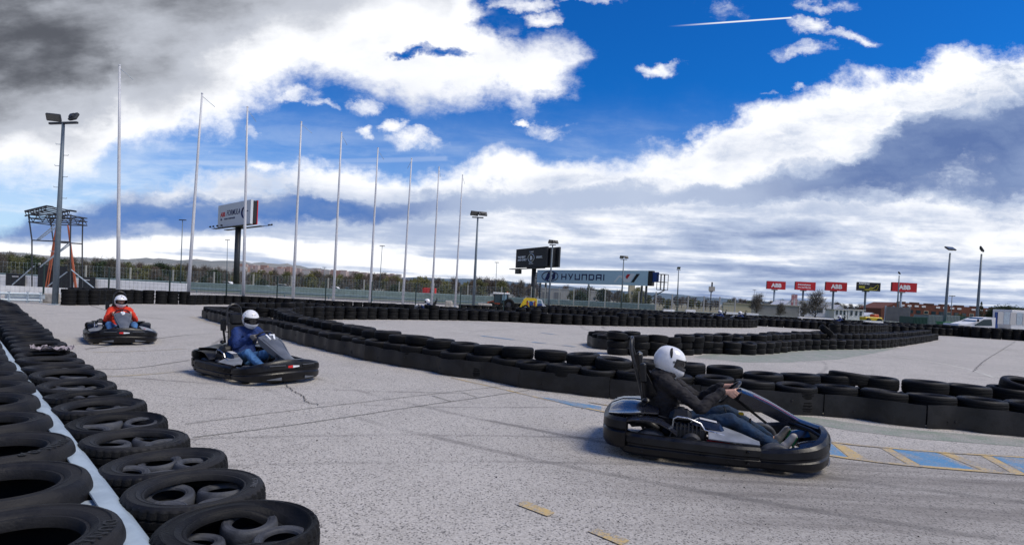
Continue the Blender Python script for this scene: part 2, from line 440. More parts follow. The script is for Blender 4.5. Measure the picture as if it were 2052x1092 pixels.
M_['navy_print'] = pbr('navy print', (.006, .010, .090), .6)
M_['white_print'] = pbr('white print', (.80, .82, .84), .6)
M_['red_print'] = pbr('red print', (.62, .02, .02), .6)
M_['grey_print'] = pbr('grey print', (.50, .50, .52), .6)
M_['yellow_print'] = pbr('yellow print', (.80, .72, .05), .6)

def asphalt():
    m = bpy.data.materials.new('worn pale asphalt'); m.use_nodes = True; nt = m.node_tree; b = nt.nodes['Principled BSDF']; E.nt = nt
    g = nt.nodes.new('ShaderNodeNewGeometry'); pos = g.outputs['Position']
    a = fbm(pos, 75, 3, .7); c = fbm(pos, 1.1, 5, .6); d = fbm(pos, .22, 4, .5)
    vo = nt.nodes.new('ShaderNodeTexVoronoi'); vo.inputs['Scale'].default_value = 85; nt.links.new(pos, vo.inputs['Vector'])
    sepc = nt.nodes.new('ShaderNodeSeparateColor'); nt.links.new(vo.outputs['Color'], sepc.inputs[0])
    st = E(sepc.outputs[0]); st2 = E(sepc.outputs[1])
    vo2 = nt.nodes.new('ShaderNodeTexVoronoi'); vo2.inputs['Scale'].default_value = 21; nt.links.new(pos, vo2.inputs['Vector'])
    pit = sstep(.22, .10, E(vo2.outputs['Distance'])) * sstep(.40, .60, fbm(pos, 9, 3, .6))
    col = mixc(st, (.40, .372, .33), (.60, .562, .512))
    col = mixc(sstep(.82, .90, st2), col, (.17, .16, .15))
    col = mixc(sstep(.58, .72, a) * .32, col, (.13, .122, .112))
    col = mixc(sstep(.42, .25, a) * .35, col, (.68, .65, .60))
    col = mixc(pit * .4, col, (.085, .08, .075))
    # rubbered-in racing line: broad darker lanes with a course of their own
    sp = nt.nodes.new('ShaderNodeSeparateXYZ'); nt.links.new(pos, sp.inputs[0]); X, Y = E(sp.outputs[0]), E(sp.outputs[1])
    lane = Y - (5.3 + X * -.06 + (X - 1.0) * (X - 1.0) * .015) + (c - .5) * 1.2
    ln = sstep(2.0, .3, E.m('ABSOLUTE', lane)) * sstep(-.6, 2.6, X + (d - .5) * 2)
    col = mixc(ln * sat(.55 + (fbm(vec(X * .35, Y * 6.0), 1.0, 5, .6) - .5) * 1.6), col, (.125, .112, .10))
    lane2 = Y - (14.5 - X * .55 - (X - 8) * .0) + (c - .5) * 1.0
    ln2 = sstep(2.2, .3, E.m('ABSOLUTE', lane2)) * sstep(5.0, 9.0, X)
    col = mixc(ln2 * sat(.36 + (fbm(vec(X * 2.0 + Y, Y * .4), 1.0, 5, .6) - .5) * 1.4), col, (.14, .132, .125))
    col = mixc(sstep(.40, .75, c) * .17, col, (.20, .185, .165))
    col = mixc(sstep(.45, .70, d) * .12, col, (.19, .18, .168))
    for cx_, cy_, R_, w_, f_ in ((-3.5, 23.0, 14.2, .07, .34), (-3.5, 23.0, 15.3, .07, .30), (9.0, 21.0, 16.6, .08, .36), (9.0, 21.0, 17.7, .08, .32), (2.0, -9.0, 14.6, .06, .30), (2.0, -9.0, 15.6, .06, .26), (22, 30, 17.0, .12, .4), (22, 30, 18.2, .12, .35), (-16, 3, 9.5, .06, .25)):
        rr = E.m('SQRT', (X - cx_) * (X - cx_) + (Y - cy_) * (Y - cy_)) - R_
        col = mixc(sstep(w_, w_ * .3, E.m('ABSOLUTE', rr + (c - .5) * .10)) * sstep(.38, .62, d * .6 + c * .4) * f_ * 1.5, col, (.085, .08, .076))
    nt.links.new(col, b.inputs['Base Color']); b.inputs['Roughness'].default_value = .88; b.inputs['Specular IOR Level'].default_value = .3
    bn = nt.nodes.new('ShaderNodeBump'); bn.inputs['Strength'].default_value = .55; bn.inputs['Distance'].default_value = .006
    hh = st * .5 + a - pit * .8; nt.links.new(hh.v, bn.inputs['Height']); nt.links.new(bn.outputs[0], b.inputs['Normal'])
    return m
M_['asphalt'] = asphalt()
def paint(name, col, wear=.5, base=(.30, .29, .275)):
    m = bpy.data.materials.new(name); m.use_nodes = True; nt = m.node_tree; b = nt.nodes['Principled BSDF']; E.nt = nt
    g = nt.nodes.new('ShaderNodeNewGeometry'); pos = g.outputs['Position']
    a = fbm(pos, 38, 4, .75); c = fbm(pos, 2.2, 5, .65)
    f = sstep(wear - .10, wear + .10, a * .6 + c * .55 - .06)
    sp_ = fbm(pos, 85, 3, .7); bs = mixc(sstep(.40, .62, sp_), tuple(min(1, x * 1.35) for x in base), tuple(x * .62 for x in base))
    cl = mixc(sstep(.45, .70, sp_) * .35, tuple(col), tuple(x * .5 for x in col))
    nt.links.new(mixc(f, cl, bs), b.inputs['Base Color']); b.inputs['Roughness'].default_value = .8
    return m
M_['paint_yellow'] = paint('worn yellow paint', (.60, .42, .16), .522)
M_['paint_blue'] = paint('worn blue paint', (.085, .26, .46), .522)
M_['paint_ghost'] = paint('ghost of yellow paint', (.52, .42, .24), .48, (.34, .325, .30))
M_['paint_white'] = paint('worn pale line', (.62, .60, .52), .56)
M_['paint_green'] = paint('worn green paint', (.22, .27, .205), .50, (.33, .315, .28))
M_['joint'] = paint('joint filler', (.085, .082, .065), .56, (.20, .19, .15))
M_['crack'] = pbr('crack', (.07, .066, .06), .95)

def field():
    m = bpy.data.materials.new('dry field'); m.use_nodes = True; nt = m.node_tree; b = nt.nodes['Principled BSDF']; E.nt = nt
    g = nt.nodes.new('ShaderNodeNewGeometry'); pos = g.outputs['Position']
    a = fbm(pos, .05, 5, .6); c = fbm(pos, .8, 4, .6)
    col = mixc(sstep(.4, .6, a), (.13, .12, .065), (.22, .185, .115)); col = mixc(sstep(.45, .7, c) * .5, col, (.07, .085, .03))
    nt.links.new(col, b.inputs['Base Color']); b.inputs['Roughness'].default_value = .95
    return m
M_['field'] = field()
M_['grass'] = pbr('grass strip', (.105, .125, .030), .9, noise=.35, scale=.8)
M_['track'] = pbr('circuit asphalt', (.155, .155, .16), .85, noise=.15, scale=.5)

# ------------------------------------------------------------------ ground
def sheet(name, pts, z, mat, thick=0.0, **k):
    mb = MB(); n = mb.add([(p[0], p[1], z) for p in pts]); mb.face(*range(n, n + len(pts)))
    o = mb.build(name, mat, fix=False, kind='structure', **k)
    if o.data.polygons[0].normal.z < 0: o.data.flip_normals()
    return o
def strip(name, pts, w, z, mat, **k):
    pts = [Vector((p[0], p[1])) for p in pts]; N = normals2(pts); mb = MB()
    ws = w if isinstance(w, list) else [w] * len(pts)
    for p, n, q in zip(pts, N, ws): mb.add([(p.x + n.x * q / 2, p.y + n.y * q / 2, z), (p.x - n.x * q / 2, p.y - n.y * q / 2, z)])
    for i in range(len(pts) - 1): mb.face(2 * i + 1, 2 * i + 3, 2 * i + 2, 2 * i)
    return mb.build(name, mat, fix=False, kind='structure', **k)
sheet('ground', [(-4000, -300), (4000, -300), (4000, 6000), (-4000, 6000)], -.06, M_['field'])
def lot():
    mb = MB(); xs = [-70 + 5 * i for i in range(41)]; ys = [-12 + 4 * i for i in range(21)]
    for y in ys:
        for x in xs: mb.V.append((x, y, 0))
    w = len(xs)
    for j in range(len(ys) - 1):
        for i in range(w - 1): mb.face(j * w + i, j * w + i + 1, (j + 1) * w + i + 1, (j + 1) * w + i)
    mb.build('asphalt_yard', M_['asphalt'], fix=False, kind='structure')
lot()
sheet('circuit_road', [(-90, 69.5), (120, 69.5), (120, 77), (-90, 77)], .02, M_['track'])
tag(sheet('grass_verge', [(-90, 77), (140, 77), (140, 104), (-90, 104)], .03, M_['grass']), kind='structure')

# ------------------------------------------------------------------ road markings, joints and cracks
def gp(*pp): return [G(*p).xy for p in pp]
def jit(pts, step, amp, seed=1):
    q = resample(pts, step); rr = random.Random(seed)
    return [p + Vector((rr.uniform(-amp, amp), rr.uniform(-amp, amp))) for p in q]
Z1, Z2, Z3 = .004, .008, .012
strip('pavement_joint', jit(gp((372, 850), (560, 826), (830, 794), (1000, 775), (1053, 770)), .12, .006, 1), .014, Z2, M_['joint'])
strip('pavement_joint', jit(gp((385, 877), (600, 850), (820, 817), (985, 793), (1060, 782)), .12, .006, 2), .016, Z2, M_['joint'])
strip('pavement_joint', jit(gp((866, 793), (905, 805)), .12, .006, 3), .014, Z2, M_['joint'])
strip('pavement_joint', jit(gp((925, 786), (955, 796)), .12, .006, 4), .012, Z2, M_['joint'])
strip('pavement_joint', jit(gp((170, 700), (240, 690), (370, 672), (460, 668)), .3, .01, 5), .03, Z2, M_['joint'])
strip('pavement_joint', jit(gp((190, 740), (270, 738), (380, 722)), .3, .01, 6), .025, Z2, M_['joint'])
strip('pavement_joint', jit(gp((160, 605), (200, 618), (240, 630), (330, 640)), .4, .02, 7), .035, Z2, M_['joint'])
strip('pavement_joint', jit(gp((940, 665), (1010, 661), (1100, 656)), .4, .03, 8), .03, Z2, M_['joint'])
cr = gp((566, 764), (580, 779), (593, 787), (608, 797), (616, 806), (640, 812))
strip('pavement_crack', jit(cr, .05, .022, 3), .014, Z3, M_['crack'])
cr = gp((1950, 745), (1975, 722), (2010, 700), (2035, 684))
strip('pavement_crack', jit(cr, .12, .03, 5), .018, Z3, M_['crack'])
# yellow-edged blue chevron band in front of the near kart, and its run along the belt
def lerp2(a, b, t): return a.lerp(b, t)
top = gp((1180, 806), (1300, 826), (1500, 858), (1665, 886), (1760, 896), (1860, 905), (2052, 917), (2200, 926))
bot = gp((1175, 818), (1290, 842), (1480, 882), (1650, 911), (1760, 926), (1860, 936), (2052, 951), (2200, 962))
strip('road_marking', resample(top, .3), .055, Z2, M_['paint_yellow'])
strip('road_marking', resample(bot, .3), .075, Z2, M_['paint_yellow'])
def band(a0, a1, b0, b1, mat, z):     # pixel x on top line, pixel x on bottom line
    f = lambda L, x: G(x, 0)
    def on(T, x):
        P = [(1180, 806), (1300, 826), (1500, 858), (1665, 886), (1760, 896), (1860, 905), (2052, 917), (2200, 926)] if T else [(1175, 818), (1290, 842), (1480, 882), (1650, 911), (1760, 926), (1860, 936), (2052, 951), (2200, 962)]
        for (x0, y0), (x1, y1) in zip(P, P[1:]):
            if x0 <= x <= x1 or (x1, y1) == P[-1]: return G(x, y0 + (y1 - y0) * (x - x0) / (x1 - x0)).xy
    sheet('road_marking', [on(1, a0), on(1, a1), on(0, b1), on(0, b0)], z, mat)
for a0, a1, b0, b1 in ((1590, 1660, 1640, 1700), (1785, 1872, 1850, 1960), (1985, 2070, 2060, 2170)): band(a0, a1, b0, b1, M_['paint_blue'], Z1)
for a0, a1, b0, b1 in ((1665, 1685, 1704, 1745), (1762, 1784, 1822, 1849), (1880, 1905, 1975, 2010), (1963, 1984, 2030, 2059)): band(a0, a1, b0, b1, M_['paint_yellow'], Z1)
strip('road_marking', resample(gp((905, 757), (1000, 778), (1080, 797), (1180, 818)), .3), .055, Z1, M_['paint_yellow'])
sheet('road_marking', gp((1080, 796), (1110, 799), (1205, 815), (1205, 826), (1150, 814)), .006, M_['paint_blue'])
# two dashes at the bottom
sheet('road_marking', gp((1035, 1012), (1053, 1004), (1112, 1028), (1098, 1036)), Z2, M_['paint_yellow'])
sheet('road_marking', gp((1178, 1066), (1198, 1060), (1262, 1084), (1245, 1094)), Z2, M_['paint_yellow'])
# pale lines left and in the infield
strip('road_marking', resample(gp((380, 634), (400, 640), (425, 648), (455, 656)), .4), .16, Z1, M_['paint_ghost'])
strip('road_marking', resample(gp((186, 706), (270, 704), (372, 699)), .4), .05, Z1, M_['paint_ghost'])
strip('road_marking', resample(gp((205, 755), (300, 750), (375, 742)), .4), .10, Z1, M_['paint_ghost'])
strip('road_marking', resample(gp((905, 662), (960, 672), (1050, 683), (1150, 695), (1200, 699)), .5), .09, Z1, M_['paint_white'])
for a, b in (((965, 673), (1030, 681)), ((1068, 685.5), (1092, 688.5)), ((1128, 692), (1152, 695))):
    strip('road_marking', gp(a, b), .22, Z2, M_['paint_blue'])
strip('road_marking', resample(gp((1080, 666), (1130, 673), (1190, 681)), .5), .10, Z1, M_['paint_white'])
strip('road_marking', gp((1085, 667), (1110, 670)), .18, Z2, M_['paint_blue'])
strip('road_marking', resample(gp((1785, 712), (1850, 722), (1910, 733), (1955, 744), (1990, 756)), .4), .10, Z1, M_['paint_white'])
strip('road_marking', resample(gp((1860, 690), (1950, 699), (2060, 702)), .6), .08, Z1, M_['paint_ghost'])
sheet('road_marking', gp((1390, 716), (1490, 726), (1580, 726), (1680, 720), (1745, 709), (1800, 697), (1700, 695), (1560, 700), (1430, 706)), .003, M_['paint_green'])
sheet('road_marking', gp((1590, 832), (1640, 838), (1790, 858), (2052, 880), (2052, 895), (1850, 880), (1700, 862), (1580, 842)), .003, M_['paint_green'])

# ------------------------------------------------------------------ tyres
def tyre_profile(Ro, W, rb, tread=True):
    h = W / 2
    out = [(rb + (Ro - rb) * a, h * b) for a, b in ((0, .60), (.035, .79), (.08, .875), (.13, .885), (.165, .865), (.19, .91), (.36, .985), (.385, .965), (.64, .985), (.665, 1.02), (.72, 1.015), (.745, .98), (.86, .925))] + [(Ro * .97, h * .82), (Ro * .988, h * .70)]
    tr = [(Ro, h * .52), (Ro - .006, h * .48), (Ro - .006, h * .42), (Ro + .001, h * .38), (Ro + .002, h * .08), (Ro - .006, h * .05)]
    if not tread: tr = [(Ro, h * .60), (Ro + .003, h * .3), (Ro + .003, h * .05)]
    up = out + tr; lo = [(r, -z) for r, z in reversed(up)]
    t = .011
    inn = [(rb, -h * .58), (rb + (Ro - rb) * .35, -h + t * 1.3), (Ro * .90, -h * .84), (Ro - t * 1.6, -h * .5), (Ro - t * 1.6, h * .5), (Ro * .90, h * .84), (rb + (Ro - rb) * .35, h - t * 1.3), (rb, h * .58)]
    return up + lo, inn
def tyre_mesh(name, Ro, W, rb, n, tread=True, sag=0.0, a0=0.0, lug=False, side=1.0, gash=False):
    up, inn = tyre_profile(Ro, W, rb, tread); prof = up + inn; nu = len(up); mb = MB()
    def fn(r, z, a, j, i):
        if sag and z > W * .25 and r < Ro * .95:
            k = max(0.0, math.cos(a - a0)) ** 2; f = min(1.0, (Ro * .95 - r) / (Ro * .95 - rb)); z -= sag * k * f; r += sag * .25 * k * f
        if sag:
            r *= 1 + .02 * math.cos(2 * (a - a0))
        if lug and Ro * .96 < r and abs(z) > W * .10 and i % 3 == 0: r -= .008
        return r, z
    mb.lathe(prof, n, closed=True, fn=fn)
    m = len(prof)
    for q in range(len(mb.F)):
        j = q % m; mb.S[q] = True
        mb.M[q] = 2 if j >= nu - 1 else (1 if (13 <= j <= nu - 15) else 0)
    me = mb.mesh(name)
    bm = bmesh.new(); bm.from_mesh(me)
    for e in bm.edges:
        if len(e.link_faces) == 2: e.smooth = e.calc_face_angle(0) < R(38)
    bm.to_mesh(me); bm.free(); return me
TM = {}
def tmesh(key, *a, mats=('rubber', 'rubber_worn', 'inside'), **k):
    me = tyre_mesh('tyre', *a, **k)
    for m in mats: me.materials.append(M_[m])
    TM[key] = me
D_ = ('rubber_dusty', 'rubber_worn', 'inside')
RT = .312
for i, (sg, a0, rb, mt) in enumerate(((0, 0, .205, D_), (.03, 1.0, .200, D_), (.07, -.5, .192, ('rubber', 'rubber_worn', 'inside')), (.015, 3, .20, D_))):
    tmesh(('near', i), RT, .185, rb, 120, sag=sg, a0=a0, lug=True, mats=mt)
for i, (rb, sg, a0, W, mt) in enumerate(((.19, 0, 0, .2, D_), (.18, .03, 2, .19, ('rubber', 'rubber_worn', 'inside')), (.2, .06, 4, .2, D_), (.185, .01, 5.5, .205, ('rubber', 'rubber_worn', 'inside')), (.175, .09, 3.6, .195, D_))):
    tmesh(('mid', i), RT, W, rb, 40, sag=sg, a0=a0, mats=mt)
for i, W in enumerate((.20, .19, .21)): tmesh(('far', i), RT, W, .19, 20, sag=(0, .04, .02)[i], a0=i, mats=('rubber', 'rubber_worn', 'inside') if i else D_)
tmesh('slick', .335, .27, .20, 72, tread=False, mats=('rubber_dusty', 'rubber_dusty', 'inside'))
tmesh('flat', RT + .012, .19, .185, 120, sag=.11, a0=.55, lug=True, mats=('rubber', 'rubber_worn', 'inside'))
tmesh('kart', .116, .088, .070, 40, tread=False, mats=('rubber_small', 'rubber_small', 'inside'))

TY = []      # (mesh kind, x, y, z centre, tilt x, tilt y, rz, label, group, priority)
rt = random.Random(11)
def put(kind, x, y, z, lab, grp, tilt=2.5, rz=None, tx=None, ty=None):
    TY.append(dict(kind=kind, x=x, y=y, z=z, tx=R(rt.uniform(-tilt, tilt)) if tx is None else tx, ty=R(rt.uniform(-tilt, tilt)) if ty is None else ty,
                   rz=rt.uniform(0, 6.28) if rz is None else rz, lab=lab, grp=grp))
SMALL = []
# right-hand row beside the steel rail (towards the asphalt): stacks three high
TOPZ = .60
def near_rows():
    # straight line through the measured tyres, then the gentle bend at the far end
    A2 = G(391, 975, TOPZ).xy; B = G(134.5, 750, TOPZ).xy; st = (B - A2) / 7; A = A2 - st; d = st.normalized()
    pts = [A + st * i for i in range(-1, 9)]
    far = [G(*p, TOPZ).xy for p in ((122, 740), (100, 718), (78, 692), (58, 668), (38, 645), (20, 625), (0, 606), (-40, 592))]
    return pts, resample([pts[-1]] + far, .62)[1:], d, A
rowB1, rowB2, dB, A0 = near_rows()
ICAM = CAMM.inverted()
def proj(p):
    q = ICAM @ Vector(p)
    if q.z > -.05: return None
    return CX + q.x / -q.z * FPX, PY - q.y / -q.z * FPX
def inframe(p, m=0):
    q = proj(p); return q is not None and -m < q[0] < 2052 + m and -m < q[1] < 1092 + m
# ---- row B, by the rail
for i, p in enumerate(rowB1 + rowB2):
    if i == 0: continue                      # just below the frame
    jx, jy = rt.uniform(-.012, .012), rt.uniform(-.012, .012)
    kind = 'flat' if i == 1 else ('near', [0, 0, 0, 1, 0, 2, 1, 2, 1, 0, 3][i] if i < 11 else rt.randrange(4)) if i < 16 else ('mid', rt.randrange(5))
    n = ordn(i)
    nk = 4 if i < 13 else 0
    if i == 1: lab = 'flattened black tyre with torn sidewall nearest the camera, right of the grey rail'
    elif i == 2: lab = 'black tyre with bold sidewall ring and four small tyres inside, second from camera beside rail'
    else: lab = f'black tyre on the barrier right of the grey rail, {n} from the camera'
    if i < 30: rzz = 0.55 if i == 1 else None
    put(kind, p.x + jx, p.y + jy, .505 + rt.uniform(-.008, .012), lab, 'tyres along the right side of the grey rail', 3 if i > 2 else 1.0, 0.0 if i in (1, 2) else None)
    TY[-1]['keep'] = inframe((p.x, p.y, .5), 120)
    for lv in (1, 2):
        put(('near', 0) if i < 8 else ('mid', rt.randrange(5)), p.x + rt.uniform(-.02, .02), p.y + rt.uniform(-.02, .02), .505 - .195 * lv,
            f'black tyre {"under the top one" if lv == 1 else "on the ground"} in the {n} stack from the camera beside rail', 'tyres along the right side of the grey rail', 1.0)
        if lv == 2 or i > 8: TY[-1]['low'] = True
    if nk and i < 14:
        for k in range(nk):
            a = math.pi / 4 + k * math.pi / 2 + rt.uniform(-.04, .04) + i
            SMALL.append((p.x + math.cos(a) * .167, p.y + math.sin(a) * .167, .505 + rt.uniform(-.012, .010), R(rt.uniform(-6, 6)), R(rt.uniform(-6, 6)), i, k))
# ---- row A, left of the rail: wide slicks
eA = [(268, 1072), (197, 985), (152, 905), (114, 860), (90, 815), (63, 783), (49, 760), (47, 738), (30, 720), (25, 707)]
def centreA(px, py):
    p = G(px, py, .60).xy; v = p.normalized(); rgt = Vector((v.y, -v.x)); return p - rgt * .335
cA = [centreA(*e) for e in eA]
mA = sum((c for c in cA), Vector((0, 0))) / len(cA)
off = (cA[1] + cA[2] + cA[3] + cA[0]) / 4; perp = Vector((dB.y, -dB.x)).normalized()
t0 = (cA[0] - A0).dot(dB); oo = sum((c - A0).dot(perp) for c in cA[:6]) / 6
stepA = ((cA[6] - A0).dot(dB) - t0) / 6
for i in range(-1, 15):
    p = A0 + dB * (t0 + stepA * i) + perp * oo
    jx, jy = rt.uniform(-.02, .02), rt.uniform(-.02, .02)
    n = ordn(i + 1)
    if i >= 0:
        lab = f'wide worn racing slick left of the grey rail, {n} from the camera'
        put('slick', p.x + jx, p.y + jy, .535, lab, 'racing slicks along the left side of the grey rail', 1.5); TY[-1]['keep'] = inframe((p.x, p.y, .6), 150); TY[-1]['A'] = i
    put('slick', p.x - jx, p.y - jy, .270, f'wide slick beneath the {n} slick left of the rail', 'racing slicks along the left side of the grey rail', 1.0); TY[-1]['low'] = True
# ---- steel rail between the rows
def guard_rail():
    rl = A0 - dB * 1.9; L = 21.5
    q = G(236, 1034, .60).xy; o = (q - A0).dot(perp); N = perp
    root = empty('guard_rail', (*(rl + N * (o + .005)), .068), label='pale blue grey steel guard rail running between the two near tyre rows', cat='guard rail')
    th = math.atan2(dB.y, dB.x); root.rotation_euler.z = th
    mb = MB(); prof = [(-.02, .20), (.045, .24), (.045, .30), (-.02, .345), (-.02, .385), (.045, .43), (.06, .50), (.02, .532), (-.045, .535), (-.048, .530), (.01, .522), (.045, .495), (.03, .435), (-.035, .392), (-.035, .34), (.03, .296), (.03, .245), (-.03, .205)]
    rings = [[(x, -y * 1.0, z) for y, z in prof] for x in [k * L / 12 for k in range(13)]]
    mb.loft(rings); autosmooth(mb.build('rail_beam', M_['rail_top'], root))
    for k in range(0, 11):
        b = MB(); b.box((.6 + k * 2.0, .0 + .06, .22), (.08, .10, .58), bev=.01); b.build('rail_post', M_['galv'], root)
guard_rail()
# ---- central barrier: belted front row
bp = [G(*p).xy for p in ((405, 636), (425, 644), (460, 653), (500, 663), (545, 674), (589, 687), (646, 702), (687, 711), (718, 720), (761, 727), (806, 736.6), (863, 744.5), (905, 754.5), (971, 762.5), (1053, 778), (1130, 789),
                                 (1218, 798.5), (1330, 808), (1460, 820), (1607, 833), (1650, 835), (1726, 841), (1790, 851), (1850, 858), (1930, 864), (1984, 870.5), (2052, 876), (2150, 884), (2300, 893))]
tip = bp[0]
back = [tip + Vector((3.6, 1.9)), tip + Vector((1.9, 2.35)), tip + Vector((.55, 1.75)), tip + Vector((-.12, .8))]
belt_line = resample(back + bp, .62)
NB = normals2(belt_line)
row1 = [p + n * .345 for p, n in zip(belt_line, NB)]
# keep tyres a diameter apart
def relax(pts, d=.615):
    return resample(pts, d)
row1 = relax(row1)
vis = [i for i, p in enumerate(row1) if inframe((p.x, p.y, .55), 20)]
for i, p in enumerate(row1):
    k = max(vis) - i + 1
    z = .335 + rt.uniform(-.012, .016)
    lab = f'black tyre in the belted front row of the central barrier, {ordn(k)} from the right edge' if 0 < k < 60 else None
    put(('mid', rt.randrange(5)), p.x + rt.uniform(-.02, .02), p.y + rt.uniform(-.03, .03), z, lab, 'tyres in the belted front row of the central barrier', 2.6)
    TY[-1]['keep'] = inframe((p.x, p.y, .5), 60)
    put(('far', rt.randrange(3)), p.x, p.y, .13, None, None, 1); TY[-1]['low'] = True
fine = resample(back + bp, .10)
Nf = normals2(fine)
wav = []
s_ = 0
for i, (p, n) in enumerate(zip(fine, Nf)):
    if i: s_ += (fine[i] - fine[i - 1]).length
    wav.append(p - n * (.035 * math.cos(2 * math.pi * s_ / 1.9) + .018 * math.cos(2 * math.pi * s_ / .62) - .02))
def belts(line, cuts, labf, group, z1=.325):
    idx = [0]
    for cx in cuts:
        j = min(range(len(line)), key=lambda i: abs((proj((line[i].x, line[i].y, .2)) or (1e9,))[0] - cx)); idx.append(j)
    idx.append(len(line) - 1); idx = sorted(set(idx)); k = 0
    for a, b in zip(idx, idx[1:]):
        seg = [Vector(p) for p in line[a:b + 1]]
        if len(seg) < 3: continue
        d = (seg[-1] - seg[-2]).normalized(); seg[-1] = seg[-1] - d * .012
        k += 1; mb = MB().mat(0, True); N = normals2(seg); rings = []
        r2 = random.Random(a)
        ph = r2.uniform(0, 6)
        for i, (p, n) in enumerate(zip(seg, N)):
            zt = z1 + .012 * math.sin(i * .21 + ph) + .006 * math.sin(i * .9)
            e = .010 if i < 2 else 0
            rings.append([(p.x - n.x * o, p.y - n.y * o, z) for o, z in ((e + .002, .004), (e + .012 + .004 * math.sin(i * .3), zt * .5), (e + .004, zt), (e - .010, zt), (e - .002, zt * .5), (e - .010, .004))])
        mb.loft(rings)
        for i in range(4, len(seg) - 3, 9):
            p, n = seg[i], N[i]; t = Vector((n.y, -n.x))
            M = Matrix.Translation((p.x - n.x * .016, p.y - n.y * .016, .11 + .10 * ((i // 9) % 2))) @ Matrix(((t.x, n.x, 0, 0), (t.y, n.y, 0, 0), (0, 0, 1, 0), (0, 0, 0, 1))) @ Matrix.Rotation(R(90), 4, 'X')
            mb.lathe([(0, .010), (.014, .008), (.018, -.002)], 8, M)
        o = mb.build('rubber_belt', M_['belt'], label=labf(k), cat='rubber belt', group=group); autosmooth(o, 60)
    return k
belts(wav, (432, 500, 560, 612, 640, 735, 863, 1040, 1218, 1400, 1650, 1860), lambda k: f'black rubber belt panel wrapping the central tyre barrier, {ordn(k)} panel from its left tip', 'belt panels of the central tyre barrier')
# ---- back of the island tip: tall stacks
def stacks(path, levels, grp, lab, kinds=('mid', 'far'), closed=False, tilt=2.5, topvar=True, d=.625, z0=0.0, far=False, keep=True):
    pts = resample(path, d)
    for p in pts:
        jx, jy = rt.uniform(-.03, .03), rt.uniform(-.03, .03)
        lv = levels + (1 if topvar and rt.random() < .10 else 0)
        for l in range(lv):
            kind = ('far', rt.randrange(3)) if far or l < lv - 1 else ('mid', rt.randrange(5))
            put(kind, p.x + jx + rt.uniform(-.015, .015), p.y + jy + rt.uniform(-.015, .015), z0 + .10 + .198 * l, lab, grp, 6 if (l == lv - 1 and rt.random() < .25) else 1.2)
            TY[-1]['keep'] = keep and inframe((p.x, p.y, .3), 30)
            if far: TY[-1]['low'] = True
    return pts
stacks([tip + Vector((.9, 2.6)), G(470, 633).xy, G(520, 631).xy, G(570, 630).xy, G(640, 630).xy], 3, 'tyre stacks behind the left tip of the central barrier', 'black tyre in the tall stacks behind the left tip of the central barrier')
# ---- second row, hairpin tip and far row of the infield lane
T2 = [(2200, 786), (2052, 777), (1936, 771), (1834, 763.5), (1731, 754), (1629, 749), (1540, 746.5), (1433, 735), (1330, 725), (1224, 716), (1153, 707.5), (1071, 699.5), (1000, 692.5), (929, 685), (871, 678), (818, 671), (776, 664.5), (737, 658), (713, 653),
      (673, 647), (640, 640.5), (614, 636.5), (598, 633), (583, 628), (573, 624)]
row2 = resample([G(*p, .6 if p[0] < 1300 else (.56 if p[0] < 1400 else .52)).xy for p in T2], .635)
cnt = 0
for p in row2:
    if inframe((p.x, p.y, .55), 10): cnt += 1
    lab = f'black tyre in the beltless second row of the central barrier, {ordn(cnt)} from the right edge' if 0 < cnt < 60 else None
    zz = .50 if p.x < 2.4 else (.46 if p.x < 3.2 else .42)
    put(('mid', rt.randrange(5)), p.x + rt.uniform(-.03, .03), p.y + rt.uniform(-.03, .03), zz + rt.uniform(-.02, .02), lab, 'tyres in the second row of the central barrier', 3)
    TY[-1]['keep'] = inframe((p.x, p.y, .5), 60)
    for l in (0, 1):
        put(('far', rt.randrange(3)), p.x + rt.uniform(-.02, .02), p.y + rt.uniform(-.02, .02), (zz - .40) + .198 * l, 'black tyre lower down in the second row of the central barrier', 'lower tyres of the central barrier', 1); TY[-1]['low'] = True
pr = G(2040, 772, .55); put(('mid', 0), pr.x + .1, pr.y, .52, 'black tyre lying askew on top of the central barrier at the right edge', 'loose tyres', tx=R(9), ty=R(8))
pr = G(1700, 752, .52); put(('mid', 4), pr.x, pr.y - .02, .475, 'torn black tyre tilted on the central barrier above the near kart nose', 'loose tyres', tx=R(-3), ty=R(5))
hp = [G(573, 624, .6).xy, G(565, 620.5, .6).xy, G(572, 617, .6).xy, G(590, 614.5, .6).xy, G(614, 614.3, .6).xy, G(640, 614.6, .6).xy, G(663, 640).xy, G(704, 640).xy, G(785, 640).xy, G(867, 641).xy, G(932, 642).xy, G(1024, 645).xy, G(1106, 649).xy, G(1188, 652).xy, G(1257, 653.5).xy, G(1355, 655).xy, G(1452, 656).xy, G(1491, 656.5).xy, G(1509, 655.5).xy]
stacks(hp[1:], 3, 'tyre stacks along the far side of the infield lane', 'black tyre in the three-high stacks along the far side of the infield lane')
endF = hp[-1]
stacks([endF + Vector((.1, .7)), endF + Vector((-.6, 1.4)), endF + Vector((-3, 1.7)), endF + Vector((-9, 1.2))], 3, 'tyre stacks at the right end of the infield lane', 'black tyre in the stacks rounding the right end of the infield lane', far=True)
NF = normals2([Vector(p) for p in hp])
back2 = [p + n * .66 for p, n in zip(hp[6:], NF[6:])]
stacks(back2, 3, None, None, far=True)
